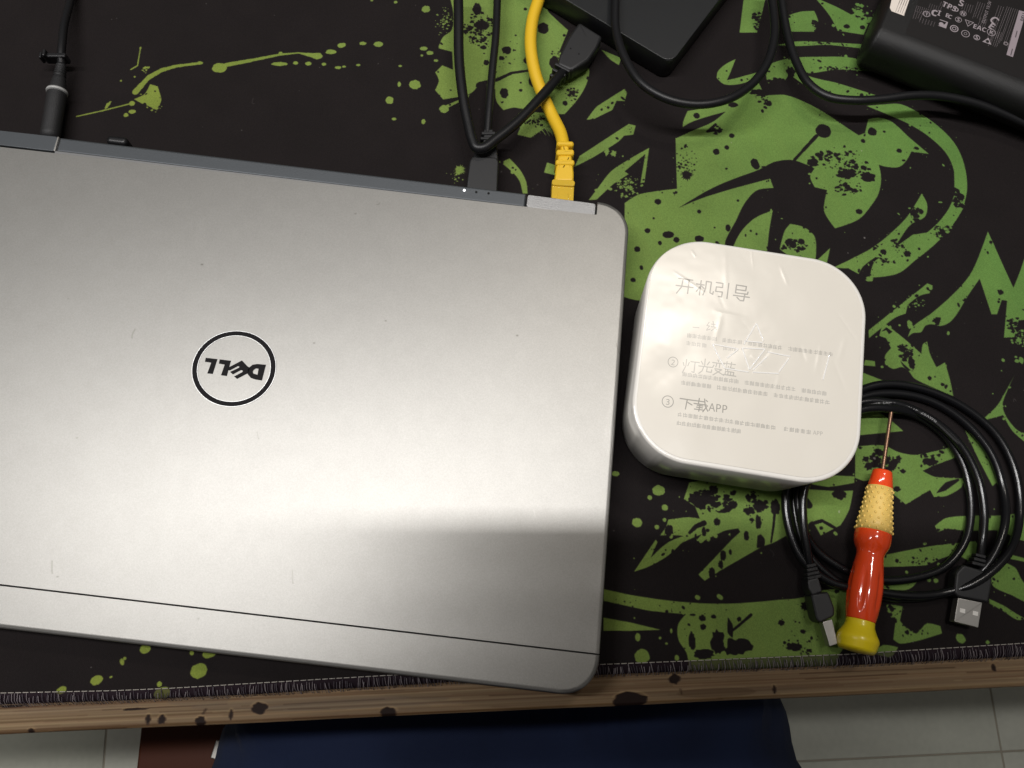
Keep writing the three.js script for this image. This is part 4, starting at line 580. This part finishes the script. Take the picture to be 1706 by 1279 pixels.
// ---------------------------------------------------------------- power adapter with its label
{
  const AH = 0.026, Z8 = view(1440, 0, 6.395);
  const P1 = at(1452, 66, AH), P2 = at(1706, 166, AH), d1 = P2.clone().sub(P1).normalize(), d2 = V(d1.z, 0, -d1.x); if (d2.z > 0) d2.negate();
  const P = (a, b) => P1.clone().addScaledVector(d1, a).addScaledVector(d2, b), Lb = 0.135, Wb = 0.064, c0 = P(Lb / 2 - 0.001, Wb / 2);
  const ad = thing('power_adapter', 'black power adapter brick covered with small pale symbols and a white sticker', 'power adapter', c0.clone().setY(0));
  const ang = Math.atan2(d1.z, d1.x); ad.rotation.y = -ang; ad.updateMatrixWorld();
  const g = new RoundedBoxGeometry(Lb, AH - 0.0006, Wb, 10, 0.0095); 
  const gp = g.attributes.position; for (let i = 0; i < gp.count; i++) { const x = gp.getX(i), s = Math.sign(x) * Math.max(0, Math.abs(x) - (Lb / 2 - 0.0095)); gp.setX(i, Math.sign(x) * (Lb / 2 - 0.0095) * Math.min(1, Math.abs(x) / (Lb / 2 - 0.0095)) + s * 0.35); } g.computeVertexNormals();
  g.scale(Lb / (Lb - 2 * 0.0095 * 0.65), 1, 1); g.rotateY(-ang); g.translate(c0.x, AH / 2 + 0.0003, c0.z);
  const black = phy({ color: col(0.007, 0.0068, 0.0068), roughness: 0.44, bumpMap: rep(fine, 30, 30), bumpScale: 0.00005 });
  part('housing', g, black, ad);
  // printed label
  const W = 1024, Hc = 512, lw = 0.104, lh = 0.050, c = document.createElement('canvas'); c.width = W; c.height = Hc; const x = c.getContext('2d');
  const lo = P(0.014, 0.0105);                                                     // near corner of the label
  const m = (p) => { const q = p.clone().sub(lo); return [q.dot(d1) / lw * W, Hc - q.dot(d2) / lh * Hc]; };
  const k = 0.00026 / 6.395 / lw * W, M2 = (a, b) => m(Z8(a, b, AH));
  x.fillStyle = '#171414'; x.fillRect(0, 0, W, Hc);
  const INK = '#a0969a'; x.strokeStyle = x.fillStyle = INK;
  const withAt = (a, b, rot, fn) => { const [u, v] = M2(a, b); x.save(); x.translate(u, v); x.rotate(rot); fn(); x.restore(); };
  const base = (() => { const [a, b] = M2(1400, 300), [e, f] = M2(1340, 500); return Math.atan2(f - b, e - a) - Math.PI / 2; })();
  const S = k * 1.0; 
  const ring = (a, b, r, w) => withAt(a, b, 0, () => { x.lineWidth = w * S; x.beginPath(); x.arc(0, 0, r * S, 0, 7); x.stroke(); });
  const txt = (s, a, b, size, rot = 0, w = 'bold ') => withAt(a, b, base + rot, () => { x.font = w + size * 1.4 * S + 'px sans-serif'; x.textAlign = 'center'; x.textBaseline = 'middle'; x.fillText(s, 0, 0); });
  ring(660, 150, 40, 9); txt('1', 660, 150, 50); txt('c', 745, 130, 120); txt('I', 795, 140, 80); txt('E', 880, 165, 60); txt('C', 910, 180, 60); ring(1050, 145, 38, 6); txt('N', 1050, 145, 52); ring(1000, 210, 38, 7); txt('S', 1000, 210, 54);
  ring(955, 305, 46, 13); ring(955, 305, 22, 10); ring(1075, 360, 48, 9); txt('※', 1075, 360, 70); ring(1075, 360, 18, 6); ring(1195, 400, 36, 9); txt('S', 1195, 400, 56); ring(1350, 345, 50, 8); txt('K', 1350, 345, 56);
  txt('EAC', 1225, 300, 66, Math.PI / 2 * 0); txt('C', 1380, 215, 110, 0.5); txt('E', 1355, 280, 96, 0.3); 
  withAt(1110, 250, base, () => { x.lineWidth = 8 * S; x.beginPath(); x.moveTo(-52 * S, -36 * S); x.lineTo(52 * S, -36 * S); x.lineTo(0, 46 * S); x.closePath(); x.stroke(); x.font = 'bold ' + 40 * S + 'px sans-serif'; x.textAlign = 'center'; x.fillText('V', 0, 4 * S); });
  withAt(1310, 435, base, () => { x.beginPath(); x.moveTo(-58 * S, 40 * S); x.lineTo(58 * S, 40 * S); x.lineTo(0, -50 * S); x.closePath(); x.fill(); x.fillStyle = '#171414'; x.beginPath(); x.arc(0, 10 * S, 22 * S, 0, 7); x.fill(); x.fillStyle = INK; });
  withAt(835, 255, base, () => { x.fillRect(-52 * S, -52 * S, 104 * S, 104 * S); x.fillStyle = '#171414'; x.beginPath(); x.moveTo(-60 * S, -40 * S); x.lineTo(34 * S, -40 * S); x.quadraticCurveTo(20 * S, 30 * S, -60 * S, 52 * S); x.fill(); x.fillStyle = INK; x.beginPath(); x.arc(-18 * S, 14 * S, 30 * S, 0, 7); x.fill(); });
  txt('TPS', 905, 70, 80, 0.1); txt('D', 980, 105, 60); txt('S', 1030, 35, 96);
  // rows of fine print running across the brick
  x.lineWidth = 5 * S; x.strokeStyle = 'rgba(160,150,154,0.75)';
  for (const [a, b, len, n, gap] of [[490, 100, 90, 6, 26], [820, 20, 60, 8, 22], [1060, 30, 90, 5, 24], [1240, 190, 120, 4, 22], [560, 60, 80, 9, 20], [1400, 330, 180, 4, 20], [700, 40, 60, 6, 24], [1210, 20, 200, 4, 24], [1430, 60, 460, 3, 26], [1520, 70, 430, 8, 22], [600, 190, 60, 6, 30]]) for (let i = 0; i < n; i++) { x.setLineDash([rr(10, 22) * S, rr(4, 9) * S]); const [u, v] = M2(a + i * gap, b + i * gap * 0.3), [u2, v2] = M2(a + i * gap - len * 0.30, b + i * gap * 0.3 + len * rr(0.75, 0.95)); x.beginPath(); x.moveTo(u, v); x.lineTo(u2, v2); x.stroke(); } x.setLineDash([]);
  txt('OUTPUT 19.5V', 1300, 130, 40, -Math.PI / 2, ''); ring(1505, 465, 22, 14); 
  x.fillStyle = '#9b8f95'; x.beginPath(); for (const [i, p] of [[1645, 110], [1720, 130], [1580, 610], [1510, 585]].entries()) x[i ? 'lineTo' : 'moveTo'](...M2(...p)); x.fill();
  x.fillStyle = '#1c181a'; { const [u, v] = M2(1690, 180); x.save(); x.translate(u, v); x.rotate(base - Math.PI / 2); x.font = 'bold ' + 62 * S + 'px sans-serif'; x.textAlign = 'center'; x.textBaseline = 'middle'; x.fillText('DELL', 0, 0); x.restore(); }
  x.strokeStyle = 'rgba(30,26,28,0.6)'; x.lineWidth = 12 * S; for (const [a, b] of [[1625, 330], [1575, 520]]) { const [u, v] = M2(a, b), [u2, v2] = M2(a - 18, b + 70); x.beginPath(); x.moveTo(u, v); x.lineTo(u2, v2); x.stroke(); }
  const flat = (pts, y) => { const q = new THREE.BufferGeometry(); q.setAttribute('position', new THREE.Float32BufferAttribute(pts.flatMap((p) => [p.x, y, p.z]), 3)); q.setAttribute('normal', new THREE.Float32BufferAttribute([0, 1, 0, 0, 1, 0, 0, 1, 0, 0, 1, 0], 3)); q.setAttribute('uv', new THREE.Float32BufferAttribute([0, 0, 1, 0, 1, 1, 0, 1], 2)); q.setIndex([0, 1, 2, 0, 2, 3]); return q; };
  const Q = (a, b) => lo.clone().addScaledVector(d1, a * lw).addScaledVector(d2, b * lh);
  part('label', flat([Q(0, 0), Q(1, 0), Q(1, 1), Q(0, 1)], AH + 0.00008), phy({ map: canvasTex(c), roughness: 0.42 }), ad);
  const st = slab(poly(Z8, [[300, -60], [485, -30], [420, 172], [285, 122], [268, 85]], AH), AH + 0.0001, AH + 0.0003, 0.00005, 1);
  const sc = document.createElement('canvas'); sc.width = sc.height = 256; const sg = sc.getContext('2d'); sg.fillStyle = '#e8ddd2'; sg.fillRect(0, 0, 256, 256); sg.strokeStyle = '#5c5450'; for (let i = 0; i < 6; i++) { sg.lineWidth = 7; sg.setLineDash([rr(8, 20), rr(5, 10)]); sg.beginPath(); sg.moveTo(60 + i * 28, 0); sg.lineTo(60 + i * 28, 120 + rr(0, 30)); sg.stroke(); }
  const sp = st.attributes.position, su = st.attributes.uv; for (let i = 0; i < sp.count; i++) { const q = V(sp.getX(i), 0, sp.getZ(i)).sub(Z8(268, 172, AH)); su.setXY(i, q.dot(d1) / 0.010 + 0.05, q.dot(d2) / 0.010 + 0.1); }
  part('white_sticker', st, std({ map: canvasTex(sc), roughness: 0.6 }), ad);
}
// cord of the adapter: a loop over the drive, then away to the right under the brick
{
  const cable = thing('looped_power_cord', 'black power cord looped across the black drive and running on below the adapter', 'cable', at(1200, 170).setY(0));
  const g1 = [[1026, -40, 0.019], [1025, 0, 0.020], [1026, 50, 0.021], [1040, 95, 0.023], [1068, 138, 0.025], [1110, 164, 0.026], [1160, 174, 0.026], [1210, 166, 0.026], [1250, 142, 0.024], [1278, 105, 0.022], [1290, 60, 0.020], [1289, 20, 0.018], [1281, -30, 0.016]];
  const g2 = [[1298, -40, 0.007], [1302, 0, 0.008], [1310, 50, 0.009], [1325, 100, 0.011], [1348, 140, 0.0135], [1380, 161, 0.0155], [1420, 167, 0.017], [1470, 165, 0.0175], [1520, 159, 0.0175], [1565, 160, 0.0165], [1620, 171, 0.015], [1670, 189, 0.013], [1720, 212, 0.011], [1790, 245, 0.007]];
  const w = (l) => l.map(([x, y, h]) => at(x, y, h));
  part('cord', tube(w(g1), 0.00215, 220, 14), M.cable, cable);
  part('cord', tube(w(g2), 0.00215, 220, 14), M.cable, cable);
}
// ---------------------------------------------------------------- charger plug behind the laptop at the left
{
  const Z6 = view(0, 60, 6.396), h = 0.009;
  const a = Z6(540, 1040, h).setY(h), b = Z6(610, 600, h).setY(h), dir = b.clone().sub(a).normalize();
  const ch = thing('charger_plug', 'round black charger plug with a pale ring, behind the left of the laptop', 'charger plug', a.clone().setY(0));
  const L = a.distanceTo(b), k = L / 440;
  part('barrel', lathe([[-70 * k, 0], [-70 * k, 84 * k], [0, 86 * k], [200 * k, 84 * k], [420 * k, 86 * k], [428 * k, 70 * k], [428 * k, 0]], a, b, 36), M.rubber, ch);
  part('light_ring', lathe([[428 * k, 60 * k], [428 * k, 92 * k], [442 * k, 95 * k], [456 * k, 92 * k], [456 * k, 60 * k]], a, b, 36), phy({ color: col(0.42, 0.42, 0.41), roughness: 0.35 }), ch);
  const prof = [[456, 74], [470, 76], [560, 62], [600, 54]]; for (let i = 0; i < 5; i++) { const y = 612 + i * 26; prof.push([y, 44], [y + 3, 56 - i * 2], [y + 13, 56 - i * 2], [y + 16, 40]); } prof.push([745, 40], [745, 0]);
  part('strain_relief', lathe(prof.map(([y, r]) => [y * k, r * k]), a, b, 30), M.rubber, ch);
  const c2 = a.clone().addScaledVector(dir, 740 * k);
  part('cord', tube([c2, Z6(655, 180, h + 0.001), Z6(665, 60, h + 0.001), Z6(685, -120, h), Z6(745, -360, 0.006), Z6(775, -520, 0.004)], 0.0020, 90, 12), M.cable, ch);
  // rubber strap folded round the cord
  const s0 = Z6(620, 225, h + 0.001), side = V(dir.z, 0, -dir.x), e = side.x < 0 ? side : side.clone().negate();
  part('cable_strap', [orientedBox(s0.clone().addScaledVector(e, 0.0012).setY(h), e, 0.0115, 0.0062, 0.0026, 0.0008), orientedBox(s0.clone().addScaledVector(e, 0.0052).setY(h + 0.0016), e, 0.0016, 0.0068, 0.0040, 0.0007), orientedBox(s0.clone().addScaledVector(e, 0.0082).addScaledVector(dir, 0.0004).setY(h), e, 0.0014, 0.0050, 0.0036, 0.0006)], M.black, ch);
}

// ---------------------------------------------------------------- chair
const SEAT = -0.345;
{
  const chair = thing('chair', 'reddish brown wooden chair under the dark blue trousers, just below the table edge', 'chair', V(-0.02, FLOOR, 0.28));
  const c = woodCanvas(512, 256, '#6a3414', null, 0.15); const wood = phy({ map: canvasTex(c), color: col(0.42, 0.36, 0.31), roughness: 0.5, specularIntensity: 0.4 });
  const pl = [-0.279, 0.150], n = 6, w = (pl[1] - pl[0]) / n;
  for (let i = 0; i < n; i++) { const x0 = pl[0] + i * w + 0.002, x1 = pl[0] + (i + 1) * w - 0.002; part('seat_slat', slab([V(x0, 0, 0.015), V(x1, 0, 0.015), V(x1, 0, 0.46), V(x0, 0, 0.46)], SEAT - 0.020, SEAT, 0.0025, 3), wood, chair); }
  for (const z of [0.04, 0.43]) part('seat_rail', slab([V(pl[0] + 0.01, 0, z - 0.012), V(pl[1] - 0.01, 0, z - 0.012), V(pl[1] - 0.01, 0, z + 0.012), V(pl[0] + 0.01, 0, z + 0.012)], SEAT - 0.06, SEAT - 0.0203, 0.002), wood, chair);
  for (const [x, z, h] of [[-0.255, 0.04, 0], [0.120, 0.04, 0], [-0.255, 0.43, 0.42], [0.120, 0.43, 0.42]]) part('leg', slab([V(x - 0.018, 0, z + 0.0125), V(x + 0.018, 0, z + 0.0125), V(x + 0.018, 0, z + 0.0475), V(x - 0.018, 0, z + 0.0475)], FLOOR, h ? SEAT + h : SEAT - 0.0203, 0.003), wood, chair);
  { const b = at(372, 1252, SEAT + 0.002); part('metal_bracket', [orientedBox(b.clone().setY(SEAT + 0.0008), V(1, 0, 0.25), 0.017, 0.0022, 0.014, 0.001)], M.steel, chair); }
  for (const y of [0.22, 0.36]) part('back_rail', slab([V(-0.236, 0, 0.448), V(0.101, 0, 0.448), V(0.101, 0, 0.468), V(-0.236, 0, 0.468)], SEAT + y, SEAT + y + 0.06, 0.003), wood, chair);
}

// ---------------------------------------------------------------- the person at the table, holding the phone that took the picture
function fieldMesh(prims, k, lo, hi, cell) {
  const size = Math.max(hi.x - lo.x, hi.y - lo.y, hi.z - lo.z), res = Math.ceil(size / cell) + 4, mc = new MarchingCubes(res, new THREE.MeshBasicMaterial(), false, false, 400000);
  mc.isolation = 0; const half = res / 2, p = V(), pa = V(), ba = V(), s = size / (res - 4), ctr = lo.clone().add(hi).multiplyScalar(0.5);
  for (let z = 0; z < res; z++) for (let y = 0; y < res; y++) for (let x = 0; x < res; x++) {
    p.set((x - half) * s, (y - half) * s, (z - half) * s).add(ctr); let d = 1;
    for (const q of prims) {
      let e; if (q.e) { pa.copy(p).sub(q.c); if (q.q) pa.applyQuaternion(q.q); const l = Math.hypot(pa.x / q.e[0], pa.y / q.e[1], pa.z / q.e[2]); e = (l - 1) * Math.min(...q.e); }
      else { pa.copy(p).sub(q.a); ba.copy(q.b).sub(q.a); const t = Math.max(0, Math.min(1, pa.dot(ba) / ba.lengthSq())); e = pa.addScaledVector(ba, -t).length() - (q.ra + (q.rb - q.ra) * t); }
      const kk = q.k ?? k, h = Math.max(kk - Math.abs(d - e), 0) / kk; d = Math.min(d, e) - h * h * kk * 0.25;
    }
    mc.field[x + y * res + z * res * res] = -d;
  }
  mc.update(); const n = mc.count, pos = new Float32Array(mc.positionArray.slice(0, n * 3));
  let g = new THREE.BufferGeometry(); g.setAttribute('position', new THREE.BufferAttribute(pos, 3)); g.scale(half * s, half * s, half * s); g.translate(ctr.x, ctr.y, ctr.z);
  g = mergeVertices(g, 1e-5); g.computeVertexNormals(); g.setAttribute('uv', new THREE.BufferAttribute(new Float32Array(g.attributes.position.count * 2), 2));
  const u = g.attributes.uv, q = g.attributes.position; for (let i = 0; i < q.count; i++) u.setXY(i, q.getX(i) + q.getY(i) * 0.5, q.getZ(i) + q.getY(i));
  return g;
}
const cap = (a, b, ra, rb, k) => ({ a, b, ra, rb, k });
const camX = toWorld(V(1, 0, 0)), camD = toWorld(V(0, 1, 0)), camF = toWorld(V(0, 0, 1));
const PH = (x, y, z) => V(0, H, 0).addScaledVector(camX, x).addScaledVector(camD, y).addScaledVector(camF, z);   // x right, y down in the picture, z out of the lens
{
  const phone = thing('phone', 'black phone held level above the table', 'phone', PH(0.034, -0.038, -0.008));
  const g = new RoundedBoxGeometry(0.160, 0.080, 0.0085, 4, 0.004); g.applyMatrix4(new THREE.Matrix4().makeBasis(camX, camD, camF)); const c = PH(0.034, -0.038, -0.0085); g.translate(c.x, c.y, c.z);
  part('body', g, phy({ color: col(0.02, 0.02, 0.022), roughness: 0.3 }), phone);
  const s = new RoundedBoxGeometry(0.150, 0.072, 0.0006, 2, 0.0002); s.applyMatrix4(new THREE.Matrix4().makeBasis(camX, camD, camF)); const c2 = PH(0.034, -0.038, -0.0130); s.translate(c2.x, c2.y, c2.z);
  part('screen', s, phy({ color: col(0.01, 0.01, 0.012), roughness: 0.08 }), phone);
}
{
  const person = thing('person', 'seated person in dark blue trousers whose lap shows below the table edge', 'person', V(0, FLOOR, 0.35));
  const skin = std({ color: col(0.50, 0.33, 0.24), roughness: 0.55 });
  const hip = [V(-0.115, -0.25, 0.22), V(0.15, -0.255, 0.22)], knee = [V(-0.075, -0.275, -0.20), V(0.095, -0.275, -0.20)], ank = [V(-0.11, -0.70, -0.15), V(0.11, -0.70, -0.15)], toe = [V(-0.12, -0.765, -0.30), V(0.12, -0.765, -0.30)];
  const sh = [V(-0.185, 0.27, 0.28), V(0.185, 0.27, 0.28)], wr = [PH(-0.112, 0.030, -0.028), PH(0.180, 0.030, -0.028)], el = [V(-0.26, 0.10, 0.18), V(0.29, 0.10, 0.18)];
  const legs = [], arms = [];
  for (const i of [0, 1]) { legs.push(cap(hip[i], knee[i], 0.062, 0.046), cap(knee[i], ank[i], 0.056, 0.036), cap(ank[i], toe[i], 0.038, 0.028)); arms.push(cap(sh[i], el[i], 0.050, 0.038), cap(el[i], wr[i], 0.036, 0.024)); }
  const torso = [{ c: V(0, -0.20, 0.26), e: [0.165, 0.12, 0.115] }, cap(V(0, -0.15, 0.275), V(0, 0.15, 0.285), 0.120, 0.130), cap(V(-0.12, 0.23, 0.285), V(0.12, 0.23, 0.285), 0.075, 0.075), cap(V(0, 0.26, 0.285), V(0, 0.38, 0.265), 0.058, 0.052)];
  const head = [{ c: V(0, 0.485, 0.24), e: [0.075, 0.112, 0.095] }, { c: V(0, 0.435, 0.21), e: [0.052, 0.055, 0.060] }, { c: V(0, 0.47, 0.142), e: [0.013, 0.022, 0.018] }, { c: V(-0.077, 0.475, 0.245), e: [0.010, 0.030, 0.018] }, { c: V(0.077, 0.475, 0.245), e: [0.010, 0.030, 0.018] }];
  const hands = [];
  for (const s of [-1, 1]) {                                                    // palms beside the ends of the phone, fingers curled under the edge, thumbs above
    const ox = s < 0 ? -0.048 : 0.116, w = wr[s < 0 ? 0 : 1], H2 = (x, y, z) => PH(ox + s * x, y, z), list = [];
    list.push(cap(w, H2(0.040, 0.000, -0.012), 0.024, 0.020, 0.02), cap(H2(0.040, 0.000, -0.010), H2(0.026, -0.050, -0.008), 0.019, 0.014, 0.02), cap(H2(0.040, 0.004, -0.012), H2(0.028, -0.014, -0.006), 0.019, 0.014, 0.02));
    for (let f = 0; f < 4; f++) { const y = -0.060 + f * 0.0195, L = [0.95, 1.05, 1, 0.8][f]; list.push(cap(H2(0.030, y + 0.004, -0.006), H2(0.020, y, 0.010 * L), 0.0088, 0.0082, 0.006), cap(H2(0.020, y, 0.010 * L), H2(0.008, y - 0.001, 0.0125), 0.0080, 0.0074, 0.004), cap(H2(0.008, y - 0.001, 0.0125), H2(s < 0 ? 0.004 : -0.010 * L, y - 0.002, 0.0085), 0.0074, 0.0066, 0.004)); }
    list.push(cap(H2(0.042, -0.006, -0.022), H2(0.022, -0.018, -0.034), 0.0125, 0.0105, 0.008), cap(H2(0.022, -0.018, -0.034), H2(-0.006, -0.026, -0.0235), 0.0100, 0.0082, 0.004));
    hands.push(list);
  }
  const bodyG = fieldMesh([...legs, ...arms, ...torso, ...head], 0.03, V(-0.36, -0.81, -0.36), V(0.40, 0.62, 0.44), 0.0125);
  const hg = hands.map((l) => { const b = new THREE.Box3(); for (const q of l) { b.expandByPoint(q.a.clone().addScalar(0.03)); b.expandByPoint(q.a.clone().addScalar(-0.03)); b.expandByPoint(q.b.clone().addScalar(0.03)); b.expandByPoint(q.b.clone().addScalar(-0.03)); } return fieldMesh(l, 0.006, b.min, b.max, 0.0032); });
  part('body', [bodyG, ...hg], skin, person);
  const grow = (l, g) => l.map((q) => q.e ? { ...q, e: q.e.map((v) => v + g) } : { ...q, ra: q.ra + g, rb: q.rb + g });
  const tr = grow(legs.filter((_, i) => i % 3 < 2), 0.014); tr.push({ c: V(0.01, -0.235, 0.245), e: [0.215, 0.095, 0.125] }, cap(V(-0.12, -0.235, 0.22), V(-0.088, -0.25, 0.03), 0.085, 0.058), cap(V(-0.05, -0.235, 0.20), V(-0.035, -0.26, 0.03), 0.07, 0.055), cap(V(0.05, -0.255, 0.20), V(0.048, -0.285, 0.03), 0.065, 0.045), cap(V(0.185, -0.235, 0.20), V(0.112, -0.25, 0.04), 0.075, 0.040));
  for (let i = 0; i < 26; i++) { const s = i % 2 ? 1 : -1, t = rnd(), a = hip[s > 0 ? 1 : 0].clone().lerp(knee[s > 0 ? 1 : 0], t), y = 0.09 - t * 0.022; a.add(V(rr(-0.03, 0.03), y * 0.90, 0)); tr.push({ a: a.clone().add(V(-rr(0.01, 0.03), -0.004, rr(-0.02, 0.02))), b: a.add(V(rr(0.01, 0.03), -0.006, rr(-0.03, 0.03))), ra: 0.011, rb: 0.006, k: 0.022 }); }
  const cloth = std({ color: col(0.006, 0.014, 0.048), roughness: 0.95, bumpMap: rep(weave, 40, 40), bumpScale: 0.0003 });
  const tg = fieldMesh(tr, 0.04, V(-0.32, -0.75, -0.30), V(0.32, -0.05, 0.42), 0.009), tp = tg.attributes.position, tn = tg.attributes.normal;
  for (let i = 0; i < tp.count; i++) {                                          // folds of the cloth
    const X = tp.getX(i), Y = tp.getY(i), Z = tp.getZ(i), w = (q) => ((q % 1) + 1) % 1, m = (n8(w(X * 1.9 + Z * 1.2), w(Z * 2.6 - X * 0.8 + Y)) - 0.5) * 0.026 + (n32(w(X * 1.1 + Y * 0.7), w(Z * 0.9 + Y * 0.5)) - 0.5) * 0.009;
    tp.setXYZ(i, X + tn.getX(i) * m, Y + tn.getY(i) * m, Z + tn.getZ(i) * m);
  }
  tg.computeVertexNormals();
  part('trousers', tg, cloth, person);
  const jk = [...grow(torso.slice(0, 3), 0.02), ...grow(arms.filter((_, i) => i % 2 === 0), 0.016)]; for (const i of [0, 1]) jk.push(cap(el[i], el[i].clone().lerp(wr[i], 0.85), 0.050, 0.038));
  part('jacket', fieldMesh(jk, 0.035, V(-0.38, -0.34, -0.06), V(0.40, 0.36, 0.46), 0.012), std({ color: col(0.010, 0.014, 0.040), roughness: 0.95 }), person);
  const hair = fieldMesh([{ c: V(0, 0.515, 0.265), e: [0.084, 0.100, 0.098] }, { c: V(0, 0.56, 0.22), e: [0.066, 0.045, 0.070] }], 0.02, V(-0.12, 0.39, 0.11), V(0.12, 0.65, 0.39), 0.009);
  part('hair', hair, std({ color: col(0.012, 0.010, 0.009), roughness: 0.7 }), person);
  for (const s of [-1, 1]) { const e = new THREE.SphereGeometry(0.012, 14, 10); e.translate(s * 0.031, 0.487, 0.1575); part('eye', e, std({ color: col(0.5, 0.48, 0.45), roughness: 0.2 }), person); }
  const mo = new RoundedBoxGeometry(0.042, 0.010, 0.012, 3, 0.004); mo.translate(0, 0.425, 0.151); part('mouth', mo, std({ color: col(0.40, 0.17, 0.15), roughness: 0.5 }), person);
}

scene.updateMatrixWorld(true);
renderer.render(scene, camera);
